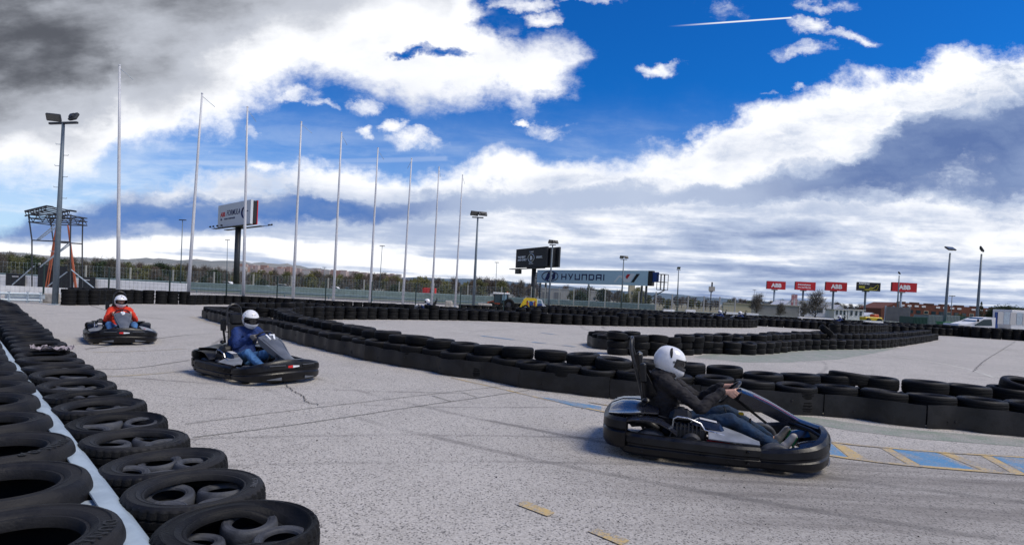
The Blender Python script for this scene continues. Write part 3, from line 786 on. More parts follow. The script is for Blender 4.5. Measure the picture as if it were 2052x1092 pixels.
# ---- right-hand island: belted nose, stacks along the front, loose row behind
ib = [G(*p).xy for p in ((1374, 708.5), (1277, 705.5), (1218, 701.5), (1190, 698), (1183, 694.5))]
nose = ib[-1]
ibl = resample(list(reversed(ib)) , .12); ibl = resample([nose + Vector((1.6, 1.95)), nose + Vector((.55, 1.6)), nose + Vector((.0, .75))] + ibl, .12)
belts(ibl, (1290,), lambda k: f'black rubber belt panel around the nose of the right-hand island, {ordn(k)} from the left', 'belt panels of the right-hand island', z1=.35)
NI = normals2(ibl); r3 = resample([p + n * .34 for p, n in zip(ibl, NI)], .62)
for k, p in enumerate(r3):
    put(('mid', rt.randrange(5)), p.x, p.y, .37 + rt.uniform(-.02, .02), 'black tyre behind the belted nose of the right-hand island', 'tyres in the belted nose of the right-hand island', 6)
If = [G(*p).xy for p in ((1392, 706.5), (1440, 708.5), (1487, 710), (1530, 708), (1602, 701), (1688, 699), (1756, 697), (1809, 690.5), (1845, 685), (1868, 680.5))]
stacks(If, 2, 'tyre stacks along the front of the right-hand island', 'black tyre in the stacks along the front of the right-hand island', topvar=False)
stacks([p + Vector((.0, .62)) for p in If[3:]], 3, 'tyre stacks in the second line of the right-hand island', 'black tyre in the second line of stacks on the right-hand island', topvar=False, far=True)
Ib = [G(*p, .6).xy for p in ((1240, 669), (1302, 671.5), (1370, 671.5), (1423, 670), (1476, 669.5), (1516, 668), (1562, 666.5), (1600, 665.5), (1634, 664), (1655, 662.5))]
for k, p in enumerate(resample(Ib, .63)):
    for l in range(3): put(('mid' if l == 2 else 'far', rt.randrange(3)), p.x + rt.uniform(-.04, .04), p.y + rt.uniform(-.04, .04), .10 + .198 * l + (rt.uniform(-.05, .03) if l == 2 else 0), 'black tyre in the uneven back row of the right-hand island', 'tyres in the back row of the right-hand island', 8 if l == 2 else 1)
stacks([G(1672, 677).xy, G(1700, 677.5).xy, G(1735, 676.5).xy, G(1766, 673.5).xy, G(1764, 669).xy, G(1735, 666).xy], 4, 'tall tyre stacks behind the right-hand island', 'black tyre in the tall stacks behind the right-hand island', topvar=False)
pl = G(1655, 662, .75); put(('mid', 0), pl.x, pl.y, .74, 'black tyre propped at a slant against the tall stacks of the right-hand island', 'loose tyres', tx=R(10), ty=R(38), rz=0)
# ---- perimeter
stacks([G(136, 611.5).xy, G(185, 611).xy, G(222, 609).xy], 4, 'four-high tyre stacks beside the lamp post', 'black tyre in the four-high stacks beside the left lamp post', topvar=False)
stacks([G(236, 609).xy, G(283, 608.6).xy, G(330, 609.5).xy, G(368, 610).xy], 4, 'four-high tyre stacks below the first flagpoles', 'black tyre in the four-high stacks below the two tallest flagpoles', topvar=False)
stacks([G(150, 605).xy, G(225, 604).xy], 4, None, None, topvar=False, far=True)
Pp = [G(381, 610.5).xy] + [G(*p, .6).xy for p in ((430, 591.5), (502, 593.5), (597, 598.5), (677, 603), (755, 606.5), (813, 610), (891, 614.5), (960, 618.5), (1040, 623))]
stacks(Pp, 3, 'tyre stacks along the back edge under the flagpoles', 'black tyre in the three-high stacks along the back edge under the flagpoles', topvar=False)
stacks([G(1516, 651).xy, G(1600, 656).xy, G(1700, 661).xy, G(1800, 665).xy, G(1877, 670).xy], 3, 'tyre stacks along the far right lane', 'black tyre in the stacks along the far right lane', far=True)
stacks([G(1860, 669.5).xy, G(1905, 672.5).xy, G(1957, 677).xy, G(2052, 683).xy, G(2150, 690).xy], 4, 'four-high tyre stacks in front of the white van', 'black tyre in the four-high stacks in front of the white van', topvar=False)
stacks([G(1880, 667).xy, G(1957, 674).xy, G(2150, 686).xy], 4, None, None, topvar=False, far=True)
for (x0, x1, Y, lv, ph) in ((-4, 46, 47, 3, 0), (2, 60, 54, 3, 1.3), (4, 66, 61, 3, 2.2), (-2, 72, 68, 3, .6), (8, 70, 64.5, 3, 3.0)):
    if Y > 66: pts = [Vector((x, 66 + .8 * math.sin(x * .13 + ph))) for x in range(int(x0), int(x1), 4)]
    else: pts = [Vector((x, Y + 1.6 * math.sin(x * .16 + ph) - .06 * max(0, x - 30))) for x in range(int(x0), int(x1), 4)]
    stacks(pts, lv, None, None, far=True, topvar=False)

# ---- instances: the largest in view as things, the rest as one mass
def size(t):
    q = ICAM @ Vector((t['x'], t['y'], t['z']))
    return 0 if q.z > -.1 else .6 / -q.z
LIMIT = 262
cand = sorted([t for t in TY if not t.get('low') and t.get('keep', inframe((t['x'], t['y'], t['z']), 10)) and t['lab']], key=size, reverse=True)
chosen = set(id(t) for t in cand[:LIMIT])
mass = MB()
def mass_add(t):
    me = TM[('far', 0)]; M = Matrix.Translation((t['x'], t['y'], t['z'])) @ Euler((t['tx'], t['ty'], t['rz'])).to_matrix().to_4x4()
    n = mass.add([M @ v.co for v in me.vertices])
    for p in me.polygons: mass.F.append(tuple(n + i for i in p.vertices)); mass.M.append(p.material_index); mass.S.append(True)
TYREOBJ = []
for t in TY:
    if id(t) in chosen or (t.get('low') and size(t) > .12 and t['lab']):
        o = bpy.data.objects.new('tyre', TM[t['kind']]); COL.objects.link(o)
        o.location = (t['x'], t['y'], t['z']); o.rotation_euler = (t['tx'], t['ty'], t['rz'])
        k_ = rt.uniform(.955, 1.02); o.scale = (k_, k_, rt.uniform(.94, 1.04)); tag(o, t['lab'], 'tyre', t['grp']); TYREOBJ.append((t, o))
    else:
        if size(t) > 0 and Vector((t['x'], t['y'], t['z'])).length < 140: mass_add(t)
o = mass.build('tyre_stacks', [M_['rubber'], M_['rubber_worn'], M_['inside']], fix=False, label='the many far black tyres of the winding barriers', cat='tyres', kind='stuff')
for (x, y, z, tx, ty, i, k) in SMALL:
    o = bpy.data.objects.new('kart_tyre', TM['kart']); COL.objects.link(o); o.location = (x, y, z); o.rotation_euler = (tx, ty, 0)
    q = proj((x, y, z)) or (0, 0); c = proj((rowB1 + rowB2)[i].to_3d() + Vector((0, 0, .47))) or (0, 0)
    side = ('left' if q[0] < c[0] else 'right'); dep = 'far' if q[1] < c[1] else 'near'
    tag(o, f'small kart tyre, {dep} {side} inside the {ordn(i)} rail-side stack from the camera', 'kart tyre', 'small kart tyres packed inside the rail-side stacks')
# moulded lettering on the slicks nearest the camera
def ring_text(o, s, r, z, a0, h, mat, step):
    for k, ch in enumerate(s):
        a = a0 - k * step
        M = Matrix.Rotation(a, 4, 'Z') @ Matrix.Translation((r, 0, z)) @ Matrix.Rotation(R(-90), 4, 'Z') @ Matrix.Rotation(R(-90), 4, 'X')
        yield text('lettering', ch, h, mat, o, M, depth=.003, align='CENTER', bold=.001)
def join_text(gen, parent):
    mb = MB(); os_ = list(gen)
    for q in os_:
        n = mb.add([v.co for v in q.data.vertices])
        for p in q.data.polygons: mb.F.append(tuple(n + i for i in p.vertices)); mb.M.append(0); mb.S.append(False)
    m = os_[0].data.materials[0]
    for q in os_: bpy.data.objects.remove(q)
    mb.build('lettering', m, parent, fix=False)
for t, o in TYREOBJ:
    if t.get('A') in (0, 2): 
        o.rotation_euler = (0, 0, 0); o.scale = (1, 1, 1); join_text(ring_text(o, 'DUNLOP', .262, .1385, R(28), .052, M_['mark_dark'], R(11.5)), o)
    if t['lab'].startswith('black tyre with bold sidewall ring'):
        o.rotation_euler = (0, 0, 0); o.scale = (1, 1, 1); join_text(ring_text(o, 'STONE', .250, .0925, R(34), .026, M_['mark'], R(6.2)), o)

# ------------------------------------------------------------------ poles and lamps
def px2m(Y): return Y / FPX
def pole_pts(pb, pt, Y):
    b = at(*pb, Y); b.z = 0; t = at(*pt, Y); return b, t
FP = [((237, 590), (240, 133), 34), ((376.5, 592), (405, 189), 36.5), ((488, 592), (496, 216), 39.5), ((587, 597), (604, 246), 42.5), ((668, 601), (684.5, 267), 45.5), ((741, 604), (757.5, 298), 49), ((807, 607), (825, 319), 52.5), ((865, 609), (880, 336), 56), ((912, 608), (927, 352), 60)]
for i, (b, t, Y) in enumerate(FP):
    B, T = pole_pts(b, t, Y); root = empty('flagpole', B, label=['tallest white flagpole, first of the row, nearest the left lamp post', 'white flagpole leaning right, second from the left', 'white flagpole crossing in front of the white billboard, third from the left'][i] if i < 3 else f'bare white flagpole, {ordn(i + 1)} from the left in the receding row', cat='flagpole', group='white flagpoles in a row')
    d = T - B; L = d.length
    mb = MB().mat(0, True); mb.tube([(0, 0, 0), d * .35, d * .7, d], [.115, .095, .075, .052], 12); mb.build('pole', M_['pole_white'], root)
    mb = MB(); mb.box((0, 0, .012), (.42, .42, .024), bev=.006); mb.build('base_plate', M_['galv'], root)
    mb = MB().mat(0, True); a = [0, .1, 1.2, .05, 1.25, 1.1, 2.2, 1.5, 1.3][i]
    e = Vector((math.cos(a) * .8, math.sin(a) * .8, -.62)); mb.tube([d - Vector((0, 0, .12)), d - Vector((0, 0, .12)) + e], .016, 6); mb.build('flag_arm', M_['galv'], root)
    mb = MB().mat(0, True); c = d + Vector((0, 0, .03)); mb.lathe([(0, .07), (.05, .05), (.07, 0), (.05, -.04), (0, -.05)], 10, Matrix.Translation(c)); mb.build('finial', M_['pole_white'], root)

def flood(root, c, yaw, tilt, w=.75, h=.42, d=.26, facing=True):
    Mx = Euler((tilt, 0, yaw)).to_matrix()
    mb = MB(); mb.box(c, (w, d * .55, h), Mx, bev=.03); mb.box(Vector(c) + Mx @ Vector((0, d * .35, 0)), (w * .6, d * .4, h * .6), Mx, bev=.03)
    o = mb.build('floodlight', M_['dark_steel'], root)
    g = MB(); g.box(Vector(c) + Mx @ Vector((0, -d * .275 - .006, 0)), (w * .88, .012, h * .8), Mx); g.build('lamp_glass', M_['lamp_glass'], o)
def lamp(b, t, Y, label, r=.11, heads=((-.62, 0.3, .5), (.62, 2.6, .5)), bar=1.7, rungs=0, mat='pole_blue', bar_yaw=0.0, w=.75, h=.42, group='floodlight posts'):
    B, T = pole_pts(b, t, Y); H = T.z; d = Vector((T.x - B.x, 0, H))
    root = empty('floodlight_post', B, label=label, cat='lamp post', group=group)
    mb = MB().mat(0, True); mb.tube([(0, 0, 0), d * .5, d], [r * 1.25, r, r * .62], 10); mb.build('post', M_[mat], root)
    mb = MB(); mb.box((0, 0, .02), (r * 4, r * 4, .04), bev=.008); mb.build('base_plate', M_['galv'], root)
    if bar:
        rb = Matrix.Rotation(bar_yaw, 3, 'Z'); mb = MB(); mb.box(d, (bar, .12, .10), rb, bev=.015); mb.build('crossbar', M_['dark_steel'], root)
    for x, yaw, tl in heads:
        flood(root, d + Vector((x * math.cos(bar_yaw), x * math.sin(bar_yaw), .34 * h / .42)), yaw, tl, w, h)
    for k in range(rungs):
        z = 2.6 + k * .52; f = z / H; s = 1 if k % 2 else -1; rr = r * (1.2 - .5 * f)
        mb = MB().mat(0, True); p = d * f; mb.tube([p + Vector((s * rr * .6, 0, 0)), p + Vector((s * (rr + .22), 0, 0)), p + Vector((s * (rr + .24), 0, .05))], .014, 5); mb.build('step_rung', M_['galv'], root)
lamp((110, 611), (127, 247), 28, 'grey blue floodlight post with step rungs at the far left of the yard', .108, ((-.62, .25, R(25)), (.62, R(150), R(25))), 1.75, 11, bar_yaw=R(-14), w=.62, h=.36)
lamp((949, 606), (957.5, 436), 50, 'twin floodlight post to the right of the last flagpole', .11, ((-.30, .5, R(30)), (.42, R(200), R(35))), 1.0)
lamp((1099, 612), (1107.5, 491), 62, 'twin floodlight post in front of the pale blue billboard emblem', .10, ((-.20, .4, R(30)), (.30, R(200), R(35))), .7, w=.6)
lamp((1245, 610), (1250, 520), 84, 'twin floodlight post crossing the right end of the pale blue billboard', .11, ((-.30, .4, R(25)), (.35, R(200), R(30))), 1.0, w=.65)
lamp((1357, 612), (1360, 541), 100, 'slim floodlight post right of the pale blue billboard frame', .11, ((0, .5, R(30)),), .7, w=.7)
lamp((1797, 640), (1802, 552), 92, 'single floodlight post crossing the rightmost red sign', .11, ((0, 1.0, R(-35)),), 0, w=1.0, h=.5)
lamp((1892, 655), (1904, 507), 58, 'tall blue floodlight post with flat lamp, left of the pair by the van', .12, ((0, .3, R(-55)),), 0, w=1.1, h=.55)
lamp((1956, 660), (1967, 509), 57, 'tall floodlight post with tilted lamp, right of the pair by the van', .12, ((0, .9, R(-30)),), 0, w=1.0, h=.6)
def mast(b, t, Y, label, r=.07, arm=.5):
    B, T = pole_pts(b, t, Y); root = empty('street_lamp', B, label=label, cat='street lamp', group='slim distant street lamps')
    d = T - B; mb = MB().mat(0, True); mb.tube([(0, 0, 0), d], [r * 1.2, r * .7], 8); mb.build('post', M_['pole_blue'], root)
    mb = MB(); mb.box(d + Vector((0, 0, 0)), (arm * 2, .2, .12), bev=.03); mb.build('lamp_head', M_['dark_steel'], root)
for b, t, Y, l in (((361, 575), (366, 441), 80, 'slim dark street lamp between the second flagpole and the white billboard'), ((454, 575), (456, 481), 120, 'slim far street lamp left of the white billboard post'), ((760, 575), (766, 493), 110, 'slim T-topped street lamp between the sixth and seventh flagpoles'),
                ((993, 585), (995.5, 526), 130, 'slim far street lamp above the orange tractor'), ((648, 580), (650, 536), 150, 'short far street lamp between fourth and fifth flagpoles'), ((1905, 640), (1908, 593), 95, 'small street lamp between the two tall posts by the van'), ((1510, 612), (1512, 581), 160, 'small far street lamp left of the red signs')):
    mast(b, t, Y, l)

# ------------------------------------------------------------------ billboards
def frame_of(L, Rr):
    """matrix whose local x runs from L to R (plan), local y away from the viewer"""
    d = (Rr.xy - L.xy); w = d.length; d.normalize()
    return Matrix(((d.x, -d.y, 0, L.x), (d.y, d.x, 0, L.y), (0, 0, 1, 0), (0, 0, 0, 1))), w
def board(name, TL, BL, TR, BR, Yl, Yr, thick, mat, side, label, cat='billboard', post=None, post_r=.4, post_mat='dark_steel', group=None, lights=0, catwalk=False):
    a, b, c = at(*TL, Yl), at(*BL, Yl), at(*TR, Yr); d2 = at(*BR, Yr)
    M, w = frame_of(b, d2); z0 = (b.z + d2.z) / 2; z1 = (a.z + c.z) / 2
    root = empty(name, (0, 0, 0), label=label, cat=cat, group=group); root.matrix_world = M
    mb = MB(); mb.box((w / 2, thick / 2, (z0 + z1) / 2), (w, thick, z1 - z0)); mb.build('panel', M_[mat], root)
    mb = MB()
    if side:
        mb.box((w / 2, thick + .15, (z0 + z1) / 2), (w - .05, .28, z1 - z0 - .05)); mb.build('back_panel', M_[side], root)
    if post is not None:
        pb = at(post, BL[1], (Yl + Yr) / 2); q = M.inverted() @ Vector((pb.x, pb.y, 0))
        mb = MB().mat(0, True); y = thick + .4; mb.tube([(q.x, y, -.1), (q.x, y, z0 - .15)], post_r, 12); mb.mat(0, False).box((q.x, y, z0 - .1), (post_r * 5, thick + .6, .2)); mb.build('post', M_[post_mat], root)
    return root, w, z0, z1
b1, w, z0, z1 = board('billboard', (437, 410), (436, 453.7), (501.8, 403), (501, 451.4), 92, 83, .35, 'board_white', None, 'white double-faced billboard on one thick black post, red and blue lettering', post=469, post_r=.42)
H = z1 - z0; T_ = Matrix.Translation
mb = MB(); mb.box((w / 2 + .12, .95, (z0 + z1) / 2), (w, .12, H)); mb.build('back_panel', M_['red_print'], b1)
mb = MB(); mb.box((w / 2 + .1, .62, (z0 + z1) / 2), (w - .1, .50, H - .2)); mb.build('inner_frame', M_['black_metal'], b1)
mb = MB(); mb.box((w / 2, -.3, z0 - .20), (w * 1.08, .6, .09)); mb.box((w / 2, 1.5, z0 - .20), (w * 1.1, .6, .09)); mb.build('catwalk', M_['dark_steel'], b1)
for k, (x, y) in enumerate(((-.9, -.8), (.5, -.8), (2.2, -.8), (4.0, -.8), (w + .3, 2.6), (w + 1.2, 2.6))):
    mb = MB(); mb.box((x, y, z0 + .10), (.30, .25, .22), Euler((.5, 0, 0)).to_matrix(), bev=.03); mb.tube([(x, y, z0 + .0), (x, y * .6, z0 - .18)], .03, 5); mb.build('sign_light', M_['black_metal'], b1)
def tx(s, x, z, size, mat, root, **k): return text('lettering', s, size, M_[mat], root, T_((x, -.012, z)), depth=.02, **k)
tx('ABB', w * .09, z0 + H * .47, H * .20, 'red_print', b1, bold=.03, width=1.15)
tx('FORMULA', w * .285, z0 + H * .48, H * .25, 'navy_print', b1, shear=.25, bold=.012, width=1.0)
mb = MB(); pts = []
for k in range(15): a = R(70 + k * 16); pts.append((w * .85 + math.cos(a) * w * .085, -.03, z0 + H * .50 + math.sin(a) * H * .24))
mb.tube(pts, [.05 + .10 * math.sin(math.pi * k / 14) for k in range(15)], 6); mb.tube([(w * .83, -.03, z0 + H * .48), (w * .93, -.03, z0 + H * .56)], .05, 6); mb.build('emblem', M_['navy_print'], b1)
tx('FIA', w * .095, z0 + H * .30, H * .095, 'navy_print', b1, bold=.015)
tx('WORLD CHAMPIONSHIP', w * .215, z0 + H * .31, H * .075, 'navy_print', b1, bold=.004, width=1.1)

b2, w, z0, z1 = board('billboard', (1035, 498), (1033, 534.6), (1096.6, 496), (1094, 536.8), 108, 98, .35, 'board_black', None, 'black billboard with white round letter emblem above the blue billboard', post=1067, post_r=.42)
H = z1 - z0
mb = MB(); mb.box((w / 2 + 1.2, 1.9, (z0 + z1) / 2), (w, .3, H)); mb.build('back_panel', M_['dark_steel'], b2)
mb = MB(); mb.box((w / 2 + .7, 1.1, (z0 + z1) / 2), (w - .5, 1.2, H - .3)); mb.build('inner_frame', M_['black_metal'], b2)
mb = MB(); mb.box((w / 2 - .8, -.3, z0 - .25), (w + .8, .8, .12)); mb.box((1.6, -.2, z0 - .75), (1.5, .6, .8)); mb.build('catwalk', M_['dark_steel'], b2)
tx('THE FIRST', w * .07, z0 + H * .51, H * .105, 'white_print', b2, bold=.022, width=1.35); tx('AND ONLY', w * .07, z0 + H * .36, H * .105, 'white_print', b2, bold=.022, width=1.35)
tx('SPORT.', w * .69, z0 + H * .45, H * .105, 'white_print', b2, bold=.022, width=1.35)
tx('Certified', w * .525, z0 + H * .76, H * .085, 'white_print', b2, align='CENTER', bold=.006); tx('Corporation', w * .525, z0 + H * .17, H * .065, 'white_print', b2, align='CENTER', bold=.004)
tx('B', w * .525, z0 + H * .39, H * .20, 'white_print', b2, align='CENTER', bold=.04, width=1.6)
mb = MB(); c = (w * .525, z0 + H * .485); mb.tube([(c[0] + math.cos(a) * w * .10, -.03, c[1] + math.sin(a) * H * .205) for a in [k * math.pi / 14 for k in range(28)]], .055, 6, closed=True); mb.box((w * .525, -.02, z0 + H * .25), (H * .30, .03, .05)); mb.build('emblem', M_['white_print'], b2)

b3, w, z0, z1 = board('billboard', (1077.5, 539.7), (1075.5, 565.3), (1299.8, 543.8), (1297, 574), 116, 98.4, .4, 'board_blue', None, 'long pale blue billboard with dark blue lettering and oval emblem', post=None)
H = z1 - z0
def stroke(mb, pts, t, sh=0.0, x0=0, zb=0): mb.poly([(x0 + x + sh * z, zb + z) for x, z in pts], -.03, .0)
mb = MB(); lh = H * .44; zb = z0 + H * .28; t = lh * .20; lw = lh * 1.10; x = w * .250; adv = lh * 1.44
def rect(mb, x0, x1, a, b): mb.box(((x0 + x1) / 2, -.015, (a + b) / 2), (x1 - x0, .03, b - a))
for ch in 'HYUNDAI':
    if ch == 'H': rect(mb, x, x + t, zb, zb + lh); rect(mb, x + lw - t, x + lw, zb, zb + lh); rect(mb, x + t, x + lw - t, zb + lh * .41, zb + lh * .59); x += adv
    elif ch == 'Y':
        mb.poly([(x, zb + lh), (x + t * 1.1, zb + lh), (x + lw / 2 + t * .1, zb + lh * .50), (x + lw / 2 - t * .5, zb + lh * .36)], -.03, 0); mb.poly([(x + lw, zb + lh), (x + lw / 2 - t * .1, zb), (x + lw / 2 - t * 1.2, zb), (x + lw - t * 1.1, zb + lh)], -.031, .001); x += adv
    elif ch == 'U': rect(mb, x, x + t, zb, zb + lh); rect(mb, x + lw - t, x + lw, zb, zb + lh); rect(mb, x + t, x + lw - t, zb, zb + t); x += adv
    elif ch == 'N': rect(mb, x, x + t, zb, zb + lh); rect(mb, x + lw - t, x + lw, zb, zb + lh); rect(mb, x + t, x + lw - t, zb + lh - t, zb + lh); x += adv
    elif ch == 'D': rect(mb, x, x + t, zb, zb + lh); rect(mb, x + lw - t, x + lw, zb + t * .5, zb + lh - t * .5); rect(mb, x + t, x + lw - t, zb, zb + t); rect(mb, x + t, x + lw - t, zb + lh - t, zb + lh); x += adv
    elif ch == 'A': rect(mb, x, x + t, zb, zb + lh - t * .5); rect(mb, x + lw - t, x + lw, zb, zb + lh); rect(mb, x + t, x + lw - t, zb + lh - t, zb + lh); rect(mb, x + t, x + lw - t, zb + lh * .30, zb + lh * .48); x += adv
    else: rect(mb, x, x + t, zb, zb + lh); x += adv
mb.build('lettering', M_['navy_print'], b3)
mb = MB(); cx, cz = w * .135, z0 + H * .52; rx, rz = w * .082, H * .37
ring = [(cx + math.cos(a) * rx, -.03, cz + math.sin(a) * rz) for a in [k * math.pi / 20 for k in range(40)]]; mb.tube(ring, .085, 6, closed=True)
mb.poly([(cx - rx * .62, cz - rz * .62), (cx - rx * .20, cz - rz * .88), (cx + rx * .20, cz + rz * .85), (cx - rx * .25, cz + rz * .80)], -.03, 0)
mb.poly([(cx + rx * .20, cz - rz * .88), (cx + rx * .62, cz - rz * .50), (cx + rx * .66, cz + rz * .62), (cx + rx * .42, cz + rz * .78)], -.03, 0)
mb.poly([(cx - rx * .20, cz - rz * .12), (cx + rx * .40, cz + rz * .06), (cx + rx * .40, cz + rz * .30), (cx - rx * .12, cz + rz * .12)], -.034, 0); mb.build('emblem', M_['navy_print'], b3)
e0 = w * .73; ew = w * .19; eb = z0 + H * .20; eh = H * .58
def nshape(col, pts, y): 
    m_ = MB(); m_.poly([(e0 + a * ew, eb + b * eh) for a, b in pts], -.03 - y, 0); m_.build('emblem', M_[col], b3)
nshape('white_print', [(0, .0), (.08, .0), (.22, .55), (.30, .55), (.48, 0), (.70, 0), (.90, 1.0), (.72, 1.0), (.56, .30), (.40, .80), (.20, .80)], 0)
nshape('red_print', [(.50, .62), (.58, .95), (.70, .95), (.57, .36)], .004)
nshape('board_black', [(.74, .0), (.86, .0), (1.10, 1.0), (.96, 1.0)], .002)
mb = MB(); 
for xx in (.3, w * .07, w * .94, w * .975): mb.box((xx, .8, z0 / 2), (.28, .28, z0))
mb.build('leg', M_['dark_steel'], b3)
def scaff(x0, x1, zz0, zz1, root):
    m = MB()
    for x in (x0, (x0 + x1) / 2, x1):
        for y in (.2, 1.6): m.tube([(x, y, zz0), (x, y, zz1)], .06, 5)
    for z in (zz0, (zz0 + zz1) / 2, zz1):
        for y in (.2, 1.6): m.tube([(x0, y, z), (x1, y, z)], .05, 5)
        m.tube([(x0, .2, z), (x0, 1.6, z)], .05, 5); m.tube([(x1, .2, z), (x1, 1.6, z)], .05, 5)
    m.build('side_frame', M_['dark_steel'], root)
scaff(-1.6, -.2, z0 - .1, z0 + H * .78, b3); scaff(w + 1.7, w + 3.0, z0 - .6, z0 + H * .78, b3)
mb = MB()
for s in ((-1.5, z0, w * .02, z0 - 2.4), (w + 2.9, z0 - .6, w * .965, z0 - 2.6)): mb.tube([(s[0], .9, s[1]), (s[2], .8, s[3])], .09, 6)
mb.build('strut', M_['dark_steel'], b3)
mb = MB(); mb.box((w + .4, .5, (z0 + z1) / 2), (.8, .8, H)); mb.build('end_box', M_['black_metal'], b3)
mb = MB(); mb.box((w + 1.3, .3, z0 + H * .58), (1.3, .1, H * .66)); o = mb.build('end_panel', M_['blue_paint'], b3)
# row of red signs
SG = [((1539, 563), (1537, 579.5), (1575.5, 564.6), (1574, 580), 126, 1555, 'galv', 'leftmost'), ((1595, 564.6), (1594, 580.7), (1635, 565.4), (1634, 582), 124, 1613, 'pole_blue', 'second'), ((1656, 565), (1655, 582), (1698, 566), (1697, 584), 118, 1674, 'pole_blue', 'third'),
      ((1719, 566), (1718.5, 582), (1765, 566), (1764, 584), 115, 1739, 'pole_blue', 'black'), ((1789, 566), (1788, 584), (1838.6, 567), (1837, 585.6), 113, 1811, 'galv', 'rightmost')]
LB = ['red sign with white block lettering, leftmost of the five signs', 'red sign with two lines of small white lettering, second of the five', 'red sign with white block lettering in the middle of the five', 'black sign with yellow kart outline and white lettering', 'red sign with white block lettering, rightmost and behind a lamp post']
for i, (TL, BL, TR, BR, Y, p, pm, _) in enumerate(SG):
    r, w, z0, z1 = board('billboard', TL, BL, TR, BR, Y, Y, .3, 'board_black' if i == 3 else 'board_red', 'dark_steel', LB[i], 'sign', post=p, post_r=.20, post_mat=pm, group='five signs on single posts')
    H = z1 - z0
    if i in (0, 2, 4): tx('ABB', w * .5, z0 + H * .27, H * .48, 'white_print', r, align='CENTER', bold=.05, width=1.05)
    elif i == 1: tx('ENGINEERED', w * .10, z0 + H * .55, H * .18, 'white_print', r, bold=.01, width=1.1); tx('TO OUTRUN', w * .10, z0 + H * .22, H * .18, 'white_print', r, bold=.01, width=1.1)
    else:
        tx('KARTING', w * .05, z0 + H * .74, H * .19, 'white_print', r, bold=.02, width=1.1)
        mb = MB()
        for (a, b) in ((.05, .50), (.05, .36)): mb.box((w * (a + .13), -.01, z0 + H * b), (w * .26, .02, H * .07))
        pts = [(.24, .12), (.40, .16), (.50, .22), (.62, .26), (.72, .40), (.80, .60), (.86, .74), (.90, .70), (.88, .40), (.84, .16), (.66, .10), (.40, .07)]
        mb.tube([(w * a, -.02, z0 + H * b) for a, b in pts], .035, 5, closed=True); mb.tube([(w * .5, -.02, z0 + H * .22), (w * .56, -.02, z0 + H * .42), (w * .66, -.02, z0 + H * .34)], .035, 5); mb.build('emblem', M_['yellow_print'], r)
r, w, z0, z1 = board('billboard', (1421, 574), (1420.5, 583), (1433, 574.5), (1432.5, 583.5), 130, 130, .2, 'concrete', None, 'small pale sign on a slim post beyond the fence', 'sign', post=1427, post_r=.12)
mb = MB(); mb.box((w * .5, .1, z1 + .5), (.3, .2, 1.0)); mb.build('sign_box', M_['dark_steel'], r)

# ------------------------------------------------------------------ fences, walls, rails
def fence(name, pts, h, step, post_w, mat, pmat, label, wires=8, vstep=.22, z0=0.0, top=True, cat='fence', wr=.005, group=None, square=False):
    P = resample(pts, step); root = empty(name, (P[0].x, P[0].y, 0), label=label, cat=cat, group=group); o = Vector((P[0].x, P[0].y, 0))
    for p in P:
        mb = MB(); mb.box(p.to_3d() - o + Vector((0, 0, h / 2)), (post_w, post_w, h)); mb.build('post', M_[pmat], root)
    for a, b in zip(P, P[1:]):
        a3, b3 = a.to_3d() - o, b.to_3d() - o; mb = MB(); L = (b - a).length
        for k in range(wires):
            z = z0 + (h - z0) * (k + .5) / wires; mb.tube([a3 + Vector((0, 0, z)), b3 + Vector((0, 0, z))], wr, 4, cap=False)
        n = int(L / vstep)
        for k in range(1, n):
            q = a3.lerp(b3, k / n); mb.tube([q + Vector((0, 0, z0 + .05)), q + Vector((0, 0, h))], wr * .8, 3, cap=False)
        mb.build('mesh_panel', M_[mat], root, fix=False)
    return root
gf = [at(-60, 560, 33).xy, at(14, 560, 34).xy, at(165, 560, 35.5).xy, at(292, 570, 36.5).xy, at(400, 575, 38.0).xy, at(575, 580, 41.5).xy, at(711, 585, 43).xy, at(866, 590, 43).xy, at(1010, 596, 44).xy]
fence('mesh_fence', gf, 2.05, 3.2, .07, 'green_mesh', 'green_mesh', 'dark green wire mesh fence on posts behind the back tyre stacks')
fence('catch_fence', [Vector((-95, 80)), Vector((-40, 97)), Vector((4, 103))], 2.9, 6.0, .20, 'galv', 'beige_post', 'tall grey circuit fence on pale posts beyond the guard rail', 9, .5, wr=.012)
fence('catch_fence', [Vector((3, 92)), Vector((12, 87)), Vector((21, 84))], 3.0, 2.6, .17, 'galv', 'beige_post', 'pale post fence standing under the long blue billboard', 10, .4, wr=.012)
fence('catch_fence', [Vector((18.5, 74)), Vector((24, 75)), Vector((29.5, 76))], 2.6, 2.2, .14, 'galv', 'beige_post', 'shorter pale fence right of the long blue billboard', 8, .4, wr=.012)
def armco(pts, label, n=3, mat='galv', step=4.0, post_h=1.05, b0=.20):
    P = resample(pts, step); o = Vector((P[0].x, P[0].y, 0)); root = empty('guard_rail', o, label=label, cat='guard rail')
    for k in range(n):
        z = b0 + .31 * k; mb = MB()
        prof = [(.0, z), (.05, z + .05), (.05, z + .10), (0, z + .15), (.05, z + .20), (.05, z + .25), (0, z + .30), (-.02, z + .30), (-.02, z)]
        sweep(mb, [p - o.xy for p in P], prof); mb.build('rail_beam', M_[mat], root)
    for p in P:
        mb = MB(); mb.box(p.to_3d() - o + Vector((0, .10, post_h / 2)), (.12, .12, post_h)); mb.build('rail_post', M_[mat], root)
M_['rail_far'] = pbr('weathered rail', (.20, .265, .275), .5, metal=.2, noise=.15, scale=2)
armco([Vector((-75, 74)), Vector((-44, 82)), Vector((-30, 88)), Vector((-12, 96)), Vector((5, 99)), Vector((24, 96))], 'long triple steel guard rail beside the circuit beyond the flagpoles', mat='rail_far')
